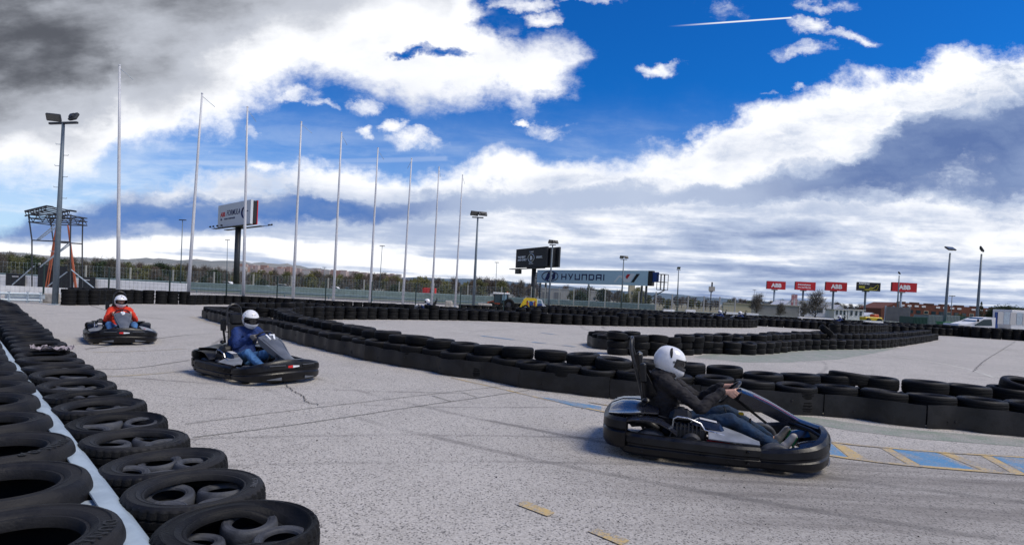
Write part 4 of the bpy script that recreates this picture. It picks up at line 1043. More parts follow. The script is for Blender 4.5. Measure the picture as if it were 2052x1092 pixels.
armco([Vector((-62, 66)), Vector((-30, 66.5)), Vector((10, 67)), Vector((60, 68))], 'low steel rail on the near side of the circuit road', 1, 'rail_far', 5, .6, .30)
def wall(a, b, h, t, mat, label, name='barrier_wall', cat='wall', z0=0):
    d = b - a; root = MB(); ang = math.atan2(d.y, d.x); c = (a + b) / 2
    root.box((0, 0, z0 + h / 2), (d.length, t, h), bev=.02); o = root.build(name, M_[mat], label=label, cat=cat); o.location = (c.x, c.y, 0); o.rotation_euler.z = ang; return o
wall(at(-60, 560, 50).xy, at(376, 570, 50).xy, 1.15, .25, 'white_paint', 'long white circuit wall behind the green mesh fence')
wall(at(-60, 575, 35).xy, at(250, 580, 37).xy, .62, .12, 'white_paint', 'low white wall just behind the left lamp post')
for (x0, x1), l in (((12, 50), 'black banner on the white wall, left of the scaffold tower'), ((76, 134), 'wide black banner on the white wall under the scaffold tower'), ((158, 191), 'black banner on the white wall, right of the scaffold tower')):
    a, b = at(x0, 560, 49.6), at(x1, 560, 49.6); w_ = b.x - a.x; root = empty('banner', (a.x, 49.6, 0), label=l, cat='banner', group='black banners on the white wall')
    hh = 1.9 if x0 == 76 else 1.05
    mb = MB(); mb.box((w_ / 2, 0, .25 + hh / 2), (w_, .05, hh)); mb.build('cloth', M_['board_black'], root)
    mb = MB(); mb.box((w_ * .5, -.03, .25 + min(hh, 1.0) * .80), (w_ * .34, .01, .09)); mb.build('print', M_['grey_print'], root)
    for x in (.04, w_ - .04):
        mb = MB(); mb.box((x, .04, .15 + hh / 2), (.05, .03, .3 + hh)); mb.build('stake', M_['dark_steel'], root)
# galvanised rail end and concrete block by the lamp post
a = G(-70, 604).xy; b = G(84, 607).xy; o3 = Vector((a.x, a.y, 0)); root = empty('rail_gate', o3, label='galvanised double rail gate beside the concrete block at the left edge', cat='gate')
d = b - a
for z in (.12, .44):
    mb = MB(); mb.tube([(0, 0, z), (d.x, d.y, z)], .055, 8); mb.build('rail', M_['galv'], root)
for f in (.02, .42, .55, .80, .98):
    mb = MB(); mb.box((d.x * f, d.y * f, .27), (.09, .09, .54)); mb.build('upright', M_['galv'], root)
for f in (.70,):
    mb = MB(); mb.box((d.x * f, d.y * f + .3, .30), (d.length * .55, .05, .22), Matrix.Rotation(math.atan2(d.y, d.x), 3, 'Z')); mb.build('rail_beam', M_['galv'], root)
p = G(97, 607); mb = MB(); mb.box((0, 0, .25), (.62, .5, .5), bev=.05, taper=.94); o = mb.build('concrete_block', M_['concrete'], label='worn concrete block between the rail gate and the lamp post', cat='concrete block'); o.location = (p.x, p.y + .2, 0)
for (x0, x1, y0, Y, l) in ((892, 907, 602.5, 47, 'small beige concrete block on the barrier, near the last flagpole'), (956, 987, 607, 49, 'long beige concrete block left of the orange tractor')):
    a, b = at(x0, y0, Y), at(x1, y0, Y); h = a.z; mb = MB(); mb.box((0, 0, h / 2), (b.x - a.x, .6, h), bev=.06, taper=.92); o = mb.build('concrete_block', M_['concrete'], label=l, cat='concrete block', group='beige concrete blocks'); o.location = ((a.x + b.x) / 2, Y, 0)
for (x0, x1, y, Y, l) in ((1329, 1351, 621.5, 63, 'short white board on the far barrier, left one of the pair'), (1374, 1393, 622.5, 63, 'short white board on the far barrier, right one of the pair'), (1449, 1519, 627, 62, 'long white rail board on the far barrier in front of the concrete wall'), (1343, 1361, 630.5, 56, 'white board lying on the nearer far barrier'), (1600, 1672, 636, 60, 'thin white rail board below the white tent'), (1732, 1768, 645, 58, 'white board beside the grey corrugated enclosure')):
    a, b = at(x0, y, Y), at(x1, y, Y); mb = MB(); mb.box((0, 0, 0), (b.x - a.x, .35, .22 if 'thin' not in l else .12), bev=.02)
    mb.box((-(b.x - a.x) * .4, 0, -a.z / 2), (.08, .08, a.z)); mb.box(((b.x - a.x) * .4, 0, -a.z / 2), (.08, .08, a.z))
    o = mb.build('rail_board', M_['white_paint'], label=l, cat='board', group='white boards along the far barriers'); o.location = ((a.x + b.x) / 2, Y, a.z)

# ------------------------------------------------------------------ scaffold tower
M_['leg_orange'] = pbr('faded orange tube', (.42, .105, .045), .6)
def scaffold():
    Y0 = 42; B = at(100, 575, Y0); root = empty('scaffold_tower', (B.x, Y0, 0), label='scaffold camera tower with slanting roof truss and orange legs', cat='scaffold tower')
    o = Vector((B.x, Y0, 0))
    def q(px, py, dy=0): v = at(px, py, Y0) - o; return Vector((v.x, dy, v.z))
    def grp(name, segs, r, mat):
        mb = MB()
        for a, b in segs: mb.tube([a, b], r, 6)
        mb.build(name, M_[mat], root)
    Z = lambda v: Vector((v.x, v.y, 0))
    for px, dy in ((64, 0), (72, 1.6), (132, 1.6), (141, 0)):
        t = q(px, 481, dy); grp('upright', [(Z(q(px + .5, 575, dy)), t), (t, q(px + (-7 if px < 100 else 1), 430, dy))], .045, 'dark_steel')
    for y in (430, 437, 445): grp('top_beam', [(q(57, y, 0), q(142, y + 2, 0)), (q(62, y, 1.6), q(142, y + 2, 1.6)), (q(57, y, 0), q(62, y, 1.6)), (q(142, y + 2, 0), q(142, y + 2, 1.6))], .04, 'dark_steel')
    grp('lattice', [(q(57 + k * 9.4, 430 + (k % 2) * 15, dy), q(66.4 + k * 9.4, 445 - (k % 2) * 15, dy)) for k in range(9) for dy in (0, 1.6)], .025, 'dark_steel')
    grp('middle_beam', [(q(64, 481.5, 0), q(141, 485, 0)), (q(72, 481.5, 1.6), q(132, 485, 1.6))], .045, 'dark_steel')
    for a, b in (((72, 480), (112, 447)), ((74, 482), (114, 452)), ((78, 535), (137, 486)), ((80, 533), (139, 489)), ((22, 571), (66, 533)), ((140, 540), (186, 577)), ((94, 573), (132, 545))): grp('diagonal_brace', [(q(*a, .1), q(*b, .1))], .04, 'galv')
    for a, b in (((98, 437), (72, 573)), ((99, 440), (77, 573)), ((119, 449), (136, 575)), ((120, 452), (139, 575))): grp('orange_leg', [(Z(q(*b, .8)), q(*a, .8))], .045, 'leg_orange')
    mb = MB(); a, b, c = q(57, 425), q(100, 414.5), q(113, 416.5)
    for dy in (-.3, 1.9):
        mb.tube([a + Vector((0, dy, 0)), b + Vector((0, dy, 0)), c + Vector((0, dy, 0))], .07, 6); mb.tube([q(57, 434, dy), q(97, 424, dy), q(113, 428, dy)], .05, 6)
        for k in range(9):
            f = k / 8; mb.tube([a.lerp(b, f) + Vector((0, dy, 0)), q(57, 434).lerp(q(97, 424), min(1, f + .08)) + Vector((0, dy, 0))], .03, 5)
    for k in range(6): v = a.lerp(b, k / 5); mb.tube([v + Vector((0, -.3, 0)), v + Vector((0, 1.9, 0))], .05, 5)
    mb.build('roof_truss', M_['dark_steel'], root)
    mb = MB(); mb.box(q(99, 560, .9), (2.1, .1, 1.4)); mb.build('screen_cloth', M_['board_black'], root)
scaffold()

# ------------------------------------------------------------------ buildings and sheds
def bld(name, x0, x1, ytop, Y, depth, mat, label, cat='building', parts=None, ybot=None, roof=None, roof_mat=None):
    a, b = at(x0, ytop, Y), at(x1, ytop, Y); w = b.x - a.x; h = (a.z + b.z) / 2
    root = empty(name, (a.x, Y, 0), label=label, cat=cat)
    mb = MB()
    if roof == 'gable':       # ridge running away from the viewer
        e = h * .62; mb.poly([(0, 0), (w, 0), (w, e), (w / 2, h), (0, e)], 0, depth)
    else: mb.box((w / 2, depth / 2, h / 2), (w, depth, h))
    mb.build('wall', M_[mat], root)
    if roof == 'gable' and roof_mat:
        m2 = MB(); e = h * .62
        for s in (-1, 1): m2.quad((w / 2, -.15, h + .03), (w / 2 + s * (w / 2 + .2), -.15, e - .05), (w / 2 + s * (w / 2 + .2), depth + .1, e - .05), (w / 2, depth + .1, h + .03))
        m2.build('roof', M_[roof_mat], root)
    elif roof == 'flat':
        m2 = MB(); m2.box((w / 2, depth / 2, h + .06), (w + .3, depth + .3, .12)); m2.build('roof', M_[roof_mat], root)
    elif roof == 'pyramid':
        pass
    return root, w, h
def windows(root, xs, z0, z1, ww, mat='glass'):
    for x in xs:
        m = MB(); m.box((x, -.02, (z0 + z1) / 2), (ww, .06, z1 - z0)); f = m.build('window', M_['white_paint'], root)
        m = MB(); m.box((x, -.055, (z0 + z1) / 2), (ww * .84, .02, (z1 - z0) * .84)); m.build('pane', M_[mat], f)
M_['shed'] = pbr('pale shed cladding', (.36, .355, .33), .7, noise=.1, scale=1.5)
M_['shed_roof'] = pbr('pale shed roof', (.55, .54, .52), .6)
M_['brick'] = pbr('red brown brick', (.155, .052, .030), .85, noise=.25, scale=2)
M_['brick_roof'] = pbr('brown roof', (.11, .050, .034), .8, noise=.2, scale=2)
M_['corr'] = pbr('grey corrugated sheet', (.16, .165, .17), .55, noise=.15, scale=2)
M_['cont_green'] = pbr('green container', (.020, .075, .055), .5, noise=.2)
M_['cont_grey'] = pbr('grey green container', (.20, .25, .24), .55, noise=.15)
M_['cream'] = pbr('cream render', (.52, .46, .32), .8, noise=.1)
M_['wall_grey'] = pbr('grey boundary wall', (.27, .265, .26), .85, noise=.15, scale=.8)
M_['tent'] = pbr('white tent fabric', (.80, .80, .80), .6)
r, w, h = bld('warehouse', 1033, 1141, 577.5, 190, 14, 'shed', 'long pale warehouse behind the yellow buggy', roof='flat', roof_mat='shed_roof')
for f in (.12, .34, .56, .78):
    m = MB(); m.box((w * f, -.04, 1.5), (2.2, .08, 3.0)); m.build('door', M_['corr'], r)
r, w, h = bld('warehouse', 1183, 1213, 584, 190, 10, 'shed', 'small pale shed under the long blue billboard', roof='flat', roof_mat='white_paint'); windows(r, [w * .3, w * .7], 1, 2, .8)
r, w, h = bld('tower_block', 1262, 1273, 566, 172, 2, 'cream', 'slim cream tower beneath the right half of the blue billboard', 'tower', roof='flat', roof_mat='cream'); windows(r, [w * .5], 3.2, 4.2, .5)
r, w, h = bld('boundary_wall', 1450, 1506, 608.5, 92, .4, 'cream', 'cream boundary wall left of the grey wall', 'wall', roof='flat', roof_mat='concrete')
r, w, h = bld('boundary_wall', 1506, 1602, 611.5, 92, .4, 'wall_grey', 'long grey boundary wall in front of the white tents', 'wall', roof='flat', roof_mat='concrete')
r, w, h = bld('white_tent', 1568, 1599, 603, 112, 6, 'tent', 'white peaked tent left of the white hall', 'tent', roof='gable', roof_mat='tent')
r, w, h = bld('white_hall', 1600, 1672, 605, 120, 10, 'white_paint', 'white hall behind the bare pollarded trees', roof='flat', roof_mat='tent'); windows(r, [w * .25, w * .6], .8, 1.9, 1.6)
r, w, h = bld('white_tent', 1672, 1695, 611, 118, 7, 'tent', 'white gabled tent right of the white hall', 'tent', roof='gable', roof_mat='tent')
r, w, h = bld('white_tent', 1738, 1760, 627, 105, 3, 'tent', 'small white pagoda tent left of the brick building', 'tent', roof='gable', roof_mat='tent')
M_['banner_red'] = pbr('faded red banner', (.36, .12, .14), .7, col2=(.55, .42, .42), scale=3)
a, b = at(1586.5, 589, 108), at(1598, 589, 108); root = empty('banner_tower', (a.x, 108, 0), label='tall red and white banner tower behind the white tent', cat='banner'); w_ = b.x - a.x
m = MB(); m.box((w_ / 2, .3, a.z / 2), (w_ * .3, .3, a.z)); m.build('mast', M_['dark_steel'], root)
m = MB(); m.box((w_ / 2, 0, a.z * .62), (w_, .15, a.z * .72)); m.build('cloth', M_['banner_red'], root)
m = MB(); m.box((w_ / 2, -.09, a.z * .60), (w_ * .3, .02, a.z * .3)); m.build('print', M_['grey_print'], root)
for x0, x1, l in ((1672, 1698, 'white site cabin with dark windows, left one of the pair'), (1700, 1732, 'white site cabin with dark windows, right one of the pair')):
    r, w, h = bld('site_cabin', x0, x1, 621.5, 84, 2.4, 'white_paint', l, 'cabin', roof='flat', roof_mat='shed_roof'); windows(r, [w * .2, w * .5, w * .78], .9, 1.7, w * .17)
# yellow plant
a, b = at(1734, 634, 80), at(1769, 634, 80); root = empty('yellow_machine', (a.x, 80, 0), label='low yellow site machine in front of the brick building', cat='machine'); w_ = b.x - a.x
m = MB(); m.box((w_ / 2, .7, .65), (w_, 1.4, .5), bev=.08); m.build('body', M_['yellow_paint'], root); m = MB(); m.box((w_ * .7, .7, 1.05), (w_ * .3, 1.0, .5), bev=.08); m.build('hood', M_['orange_paint'], root)
for f in (.18, .82):
    m = MB().mat(0, True); m.lathe([(0, .12), (.28, .12), (.38, .06), (.38, -.06), (.28, -.12), (0, -.12)], 16, Matrix.Translation((w_ * f, .0, .38)) @ Matrix.Rotation(R(90), 4, 'X')); m.build('wheel', M_['rubber'], root)
# corrugated enclosure
a, b = at(1777, 614, 70), at(1825, 617, 70); w_ = b.x - a.x; h = a.z; root = empty('corrugated_enclosure', (a.x, 70, 0), label='grey corrugated steel enclosure below the rightmost red sign', cat='enclosure')
m = MB(); n = 44
for k in range(n): m.box((w_ * (k + .5) / n, .04 * (k % 2), h / 2), (w_ / n * .98, .05, h))
m.build('sheeting', M_['corr'], root)
for f in (0, .33, .66, 1):
    m = MB(); m.box((w_ * f, .2, h / 2 + .05), (.12, .12, h + .1)); m.build('post', M_['galv'], root)
# brick building with stepped roofline
def brick():
    Y = 140; o = at(1766, 617, Y); root = empty('brick_building', (o.x, Y, 0), label='long red brick building with stepped roof and white skylights', cat='building')
    P = [(1766, 617.5), (1797, 606), (1822, 607), (1850, 609.5), (1880, 611.5), (1910, 613), (1940, 615), (1981, 617.5), (2012, 619)]
    Q = [at(x, y, Y) - Vector((o.x, 0, 0)) for x, y in P]
    pts = [(Q[0].x, 0)] + [(Q[0].x, Q[0].z)]
    for i in range(1, len(Q)):
        pts.append((Q[i].x, Q[i].z))
    pts.append((Q[-1].x, 0))
    m = MB(); m.poly([(x, z) for x, z in pts], 0, 9); m.build('wall', M_['brick'], root)
    for i in range(1, len(Q) - 1):
        x0, x1 = Q[i].x, Q[i + 1].x; m = MB(); m.box(((x0 + x1) / 2 - .2, .4, (Q[i].z + Q[i + 1].z) / 2 + .12), ((x1 - x0) * .55, .9, .34)); m.build('roof_step', M_['brick_roof'], root)
    W = Q[-1].x
    for k in range(14):
        f = .17 + k * .058; x = W * f; z = Q[1].z + (Q[-1].z - Q[1].z) * (f - .13) / .87
        if k % 5 != 4: m = MB(); m.box((x, -.05, z - .62), (.95, .08, .42)); m.build('skylight', M_['white_paint'], root)
    for k in range(13):
        f = .18 + k * .062; x = W * f; z = Q[1].z + (Q[-1].z - Q[1].z) * (f - .13) / .87
        m = MB(); m.box((x, -.03, z - 2.0), (1.1, .06, .8)); wd = m.build('window', M_['cream'] if k % 3 == 0 else M_['dark_steel'], root); m = MB(); m.box((x, -.07, z - 2.0), (.9, .02, .62)); m.build('pane', M_['glass'], wd)
brick()
def container(x0, x1, y, Y, mat, label):
    a, b = at(x0, y, Y), at(x1, y, Y); w_ = b.x - a.x; h = a.z; root = empty('shipping_container', (a.x, Y, 0), label=label, cat='container', group='containers behind the right-hand fence')
    m = MB(); m.box((w_ / 2, 1.2, h / 2), (w_, 2.3, h)); m.build('body', M_[mat], root)
    n = 10; m = MB()
    for k in range(n): m.box((w_ * (k + .5) / n, .02, h / 2), (w_ / n * .45, .06, h * .92))
    m.build('ribs', M_[mat], root)
container(1832, 1860, 634.5, 62, 'cont_green', 'dark green container left of the tall lamp posts'); container(1861, 1889, 631, 63.5, 'cont_grey', 'grey green container just left of the tall lamp post')
container(1896, 1925, 631.5, 66, 'cont_grey', 'pale grey container between the two tall lamp posts'); container(1926, 1962, 634, 66, 'cont_green', 'dark container behind the bonnet of the white van')
a, b = at(1893, 652, 57), at(1922, 652, 57); root = empty('green_skip', (a.x, 57, 0), label='low green skip beside the tall lamp post', cat='skip'); w_ = b.x - a.x
m = MB(); m.poly([(0.2, .1), (w_ - .2, .1), (w_, .95), (0, .95)], 0, 1.2); m.build('body', M_['green'], root); m = MB(); m.tube([(0, 0, .97), (w_, 0, .97), (w_, 1.2, .97), (0, 1.2, .97)], .04, 6, closed=True); m.build('rim', M_['green'], root)

# ------------------------------------------------------------------ vehicles
def wheel(root, x, y, z, r, w, rim='galv'):
    m = MB().mat(0, True); M = Matrix.Translation((x, y, z)) @ Matrix.Rotation(R(90), 4, 'X')
    m.lathe([(r * .55, w / 2), (r * .9, w / 2), (r, w * .3), (r, -w * .3), (r * .9, -w / 2), (r * .55, -w / 2)], 24, M, closed=True); o = m.build('wheel', M_['rubber'], root)
    m = MB().mat(0, True); m.lathe([(0, w * .38), (r * .3, w * .40), (r * .56, w * .30), (r * .56, -w * .3), (0, -w * .3)], 18, M); m.build('rim', M_[rim], o)
def van():
    Y = 50; a = at(1920, 655, Y); s = Y / FPX; root = empty('box_van', (a.x, Y, 0), label='white box van with dark side window parked behind the right-hand stacks', cat='van')
    X = lambda px: (px - 1920) * s; Z = lambda px, py: 1.6 - (py - hor(px)) * s
    prof = [(0.0, .35), (0.0, .82), (.08, .95), (X(1935), Z(1935, 650) + .02), (X(1955), Z(1955, 645)), (X(1966), Z(1966, 640)), (X(1976), Z(1976, 637.2)), (X(1984), Z(1984, 636.5)), (X(1994), Z(1994, 636.5)), (X(1994), .35)]
    m = MB(); m.poly(prof, 0, 1.8); autosmooth(m.build('cab', M_['white_paint'], root), 25)
    m = MB(); m.poly([(X(1952), Z(1952, 651)), (X(1970), Z(1970, 640.5)), (X(1986), Z(1986, 640)), (X(1988), Z(1988, 653)), (X(1954), Z(1954, 653))], -.012, .0); m.build('side_window', M_['glass'], root)
    m = MB(); m.quad((X(1956) - .02, .12, Z(1956, 645) + .02), (X(1974), .16, Z(1974, 637.6) + .03), (X(1974), 1.64, Z(1974, 637.6) + .03), (X(1956) - .02, 1.68, Z(1956, 645) + .02)); m.build('windscreen', M_['glass'], root)
    m = MB(); m.box((X(1996.5), .06, 1.25), (X(1999) - X(1994), .12, 1.75)); m.build('bulkhead', M_['blue_paint'], root)
    zt = Z(2030, 621); m = MB(); m.box((X(2052) + .6, 1.0, (zt + .7) / 2), (X(2052) + 1.2 - X(1999), 2.0, zt - .7), bev=.03); bx = m.build('cargo_box', M_['white_paint'], root)
    x0 = X(1999) + X(2052) + .6 - (X(2052) + 1.2 - X(1999)) / 2 - X(1999)
    for k in range(6): m = MB(); m.box((X(2003) + k * .55, -.025, zt - .75), (.47, .02, 1.05)); m.build('panel', M_['galv'] if k % 2 else M_['shed_roof'], bx)
    m = MB(); m.box((X(2052) - .2, .9, .55), (X(2052) + .6, 1.0, .25)); m.build('chassis', M_['black_metal'], root)
    for x in (.85, X(2052) - .2): wheel(root, x, .05, .36, .36, .22)
    m = MB(); m.box((.05, .3, .72), (.10, .35, .18), bev=.03); m.build('headlight', M_['glass_pale'], root)
    m = MB(); m.box((X(1957), -.12, 1.32), (.12, .16, .24), bev=.03); m.build('wing_mirror', M_['black_plastic'], root)
van()
def tractor():
    Y = 58; a = at(976, 622, Y); s = Y / FPX; root = empty('tractor', (a.x, Y, 0), label='orange tractor with white roofed glass cab beyond the infield stacks', cat='tractor'); X = lambda px: (px - 976) * s; Z = lambda px, py: 1.6 - (py - hor(px)) * s
    m = MB(); m.poly([(0, .62), (0.02, Z(980, 605)), (X(988), Z(990, 602)), (X(1001), Z(1000, 601.5)), (X(1001), .55)], -.35, .35); autosmooth(m.build('bonnet', M_['orange_paint'], root), 30)
    m = MB(); m.box((X(986), 0, .55), (X(1001) - .1, .5, .3)); m.build('chassis', M_['black_metal'], root)
    x0, x1 = X(988.5), X(1017); zc, zr = Z(1000, 602), Z(1003, 589.5)
    m = MB(); m.poly([(x0 + .12, .7), (x1, .7), (x1 + .03, zc), (x1 - .05, zr), (x0 + .15, zr), (x0, zc)], -.55, .55); cab = m.build('cab', M_['glass'], root)
    for x in (x0 + .05, (x0 + x1) / 2, x1):
        for y in (-.56, .56): m = MB(); m.tube([(x, y, .75), (x, y, zr)], .035, 6); m.build('cab_pillar', M_['black_metal'], cab)
    m = MB(); m.box(((x0 + x1) / 2 + .02, 0, zr + .08), (x1 - x0 + .25, 1.3, .17), bev=.05); m.build('cab_roof', M_['white_paint'], root)
    m = MB(); m.box((x1 - .35, -.575, (zc + zr) / 2), (.42, .02, zr - zc - .08)); m.build('side_window', M_['glass_pale'], root)
    m = MB().mat(0, True); m.lathe([(0, .12), (.05, .10), (.06, 0), (0, 0)], 8, Matrix.Translation((x1 - .1, 0, zr + .17))); m.build('beacon', M_['orange_paint'], root)
    for y in (-.75, .75): wheel(root, X(1019), y, .58, .58, .36, 'dark_steel')
    for y in (-.6, .6): wheel(root, X(985), y, .38, .38, .24, 'dark_steel')
    m = MB(); m.tube([(X(1017), 0, .9), (X(1023), 0, 1.0), (X(1026), 0, .75)], .07, 6); m.build('lift_arm', M_['orange_paint'], root)
tractor()
def buggy():
    Y = 56; a = at(1039, 622, Y); s = Y / FPX; root = empty('recovery_truck', (a.x, Y, 0), label='bright yellow recovery truck with sloping ramp beside the orange tractor', cat='truck'); X = lambda px: (px - 1039) * s; Z = lambda px, py: 1.6 - (py - hor(px)) * s
    zt = Z(1060, 597); m = MB(); m.poly([(X(1047), .45), (X(1075), .45), (X(1075), zt - .05), (X(1071), zt), (X(1053), zt), (X(1048), zt - .18)], 0, 1.5); autosmooth(m.build('body', M_['yellow_paint'], root), 30)
    m = MB(); m.poly([(X(1060), .62), (X(1068), .62), (X(1068), 1.02), (X(1060), 1.02)], -.02, 0); m.build('blue_panel', M_['blue_paint'], root)
    for x in (1056, 1071): m = MB(); m.box((X(x), -.02, .84), (.12, .03, .45)); m.build('tail_lamp', M_['red'], root)
    for x in (1057.5, 1068.5): m = MB(); m.box((X(x), -.02, zt - .34), (.22, .03, .14)); m.build('marker_light', M_['grey_print'], root)
    for dy in (0.0, 1.4): m = MB(); m.tube([(X(1040), dy, .12), (X(1049), dy, zt - .25)], .07, 6); m.build('ramp', M_['yellow_paint'], root)
    m = MB(); m.poly([(X(1075), .40), (X(1092), .40), (X(1094), .62), (X(1088), .85), (X(1085), zt - .12), (X(1075), zt - .05)], .1, 1.5); autosmooth(m.build('cab', M_['white_paint'], root), 30)
    m = MB(); m.poly([(X(1077), .85), (X(1085), .85), (X(1083.5), zt - .18), (X(1077), zt - .14)], .085, .1); m.build('cab_window', M_['glass_pale'], root)
    m = MB(); m.poly([(X(1076), .45), (X(1086), .45), (X(1086), .82), (X(1076), .82)], .082, .1); m.build('blue_door', M_['blue_paint'], root)
    m = MB(); m.quad((X(1088.6), .2, .86), (X(1085.7), .2, zt - .14), (X(1085.7), 1.4, zt - .14), (X(1088.6), 1.4, .86)); m.build('windscreen', M_['glass'], root)
    for x in (1053, 1083): wheel(root, X(x), .05, .33, .33, .22)
buggy()
def red_truck():
    Y = 125; a = at(848, 588, Y); s = Y / FPX; root = empty('red_truck', (a.x, Y, 0), label='red truck far beyond the circuit rail near the seventh flagpole', cat='truck')
    m = MB(); m.box((1.3, 1, 1.3), (2.6, 2, 1.6), bev=.08); m.build('load_bed', M_['red_print'], root); m = MB(); m.poly([(-1.0, .5), (0, .5), (0, 2.0), (-.6, 2.0), (-.95, 1.3)], 0, 2); m.build('cab', M_['red_print'], root)
    m = MB(); m.poly([(-.8, 1.25), (-.15, 1.25), (-.15, 1.85), (-.55, 1.85)], -.02, 0); m.build('cab_window', M_['glass'], root)
    for x in (-.4, 1.9): wheel(root, x, .05, .42, .42, .25)
red_truck()
def car(px, Y, mat, label):
    a = at(px, 588, Y); root = empty('parked_car', (a.x, Y, 0), label=label, cat='car', group='cars parked beyond the circuit rail')
    m = MB(); m.poly([(0, .25), (0, .72), (.7, .88), (1.3, 1.38), (2.7, 1.40), (3.4, .95), (4.1, .85), (4.15, .25)], 0, 1.7); autosmooth(m.build('body', M_[mat], root), 30)
    m = MB(); m.poly([(.85, .90), (1.35, 1.30), (2.65, 1.32), (3.15, .95)], -.015, 0); m.build('side_window', M_['glass'], root)
    for x in (.75, 3.3): wheel(root, x, .06, .31, .31, .2)
for i, (px, Y, mt) in enumerate(((432, 128, 'white_paint'), (500, 130, 'galv'), (545, 126, 'white_paint'), (648, 124, 'white_paint'), (672, 130, 'glass_pale'))):
    car(px, Y, mt, ['white car parked left of the white billboard post', 'grey car parked right of the white billboard post', 'white car parked left of the fourth flagpole', 'white car parked left of the fifth flagpole', 'pale car parked right of the fifth flagpole'][i])
def low_houses():
    for i, (x0, x1, y, Y) in enumerate(((440, 500, 561, 150), (505, 545, 563, 155), (548, 580, 566, 150), (594, 612, 567, 150))):
        bld('low_house', x0, x1, y, Y, 6, 'cream' if i % 2 else 'shed', f'low pale house with tiled roof far beyond the circuit, {ordn(i + 1)} from the left', roof='flat', roof_mat='brick_roof')
low_houses()

# ------------------------------------------------------------------ hills, town, trees
def hills():
    M_['hill'] = pbr('distant hill', (.20, .215, .205), .95, noise=.35, scale=.006, col2=(.28, .275, .25))  # pale tone has the distance haze mixed into the colour; no haze volume
    M_['hill_far'] = pbr('far haze-blue ridge', (.085, .13, .17), .95, noise=.25, scale=.004)  # blue of the far air painted into the ridge colour
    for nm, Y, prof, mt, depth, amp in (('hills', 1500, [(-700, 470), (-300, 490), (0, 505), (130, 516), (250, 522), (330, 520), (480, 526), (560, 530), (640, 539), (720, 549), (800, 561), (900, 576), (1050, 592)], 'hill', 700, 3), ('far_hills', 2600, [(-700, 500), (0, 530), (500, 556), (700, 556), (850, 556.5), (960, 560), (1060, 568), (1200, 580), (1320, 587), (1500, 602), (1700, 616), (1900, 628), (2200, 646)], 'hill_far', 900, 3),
                                     ('mid_hills', 900, [(-300, 522), (100, 530), (300, 538), (420, 546), (560, 552), (700, 561), (900, 574), (1100, 588), (1400, 606)], 'hill', 500, 2)):
        mb = MB(); q = []
        for (x0, y0), (x1, y1) in zip(prof, prof[1:]):
            for k in range(10): q.append((x0 + (x1 - x0) * k / 10, y0 + (y1 - y0) * k / 10))
        rows = 8; n = len(q)
        for j in range(rows):
            f = j / (rows - 1)
            for i, (px, py) in enumerate(q):
                v = at(px, py, Y); h = max(v.z, 2) + amp * (mnoise.noise(Vector((i * .35, 0, Y))) * 1.3 + mnoise.noise(Vector((i * 1.1, 2, Y))) * .7)
                k = math.sin(f * math.pi / 2) ** 1.3; mb.V.append((v.x * (1 - .35 * (1 - f)), Y - depth * (1 - f), h * k + (amp * mnoise.noise(Vector((i * .5, j * 1.1, Y))) if 0 < j < rows - 1 else 0) - (4 if j == 0 else 0)))
        for j in range(rows - 1):
            for i in range(n - 1): mb.mat(0, True).face(j * n + i, j * n + i + 1, (j + 1) * n + i + 1, (j + 1) * n + i)
        mb.build(nm, M_[mt], fix=False, kind='structure')
hills()
def town():
    r2 = random.Random(4); mb = MB()
    for k in range(420):
        px = r2.uniform(470, 800); f = (px - 470) / 330; py = r2.uniform(531 + 22 * f, 546 + 16 * f); Y = r2.uniform(1000, 1250); v = at(px, py, Y); w, h = r2.uniform(5, 15), r2.uniform(4, 8)
        mb.mat(r2.choice((0, 0, 1, 2))); mb.box((v.x, Y, v.z - 3), (w, 8, h + 6))
    for m, c in (('town_a', (.45, .36, .33)), ('town_b', (.38, .25, .21)), ('town_c', (.46, .43, .40))): M_[m] = pbr(m, c, .85)
    mb.build('hillside_town', [M_['town_a'], M_['town_b'], M_['town_c']], fix=False, label='pinkish town scattered over the distant hillside', cat='town', kind='stuff')
town()
for nm, c, n in (('leaf_olive', (.135, .14, .058), .35), ('leaf_dark', (.040, .062, .028), .4), ('leaf_brown', (.125, .11, .088), .35), ('leaf_yellow', (.20, .195, .075), .35), ('twig', (.135, .118, .10), .3), ('bark', (.060, .045, .036), .35), ('leaf_red', (.15, .118, .092), .3)):
    M_[nm] = pbr(nm, c, .9, noise=n, scale=1.2)
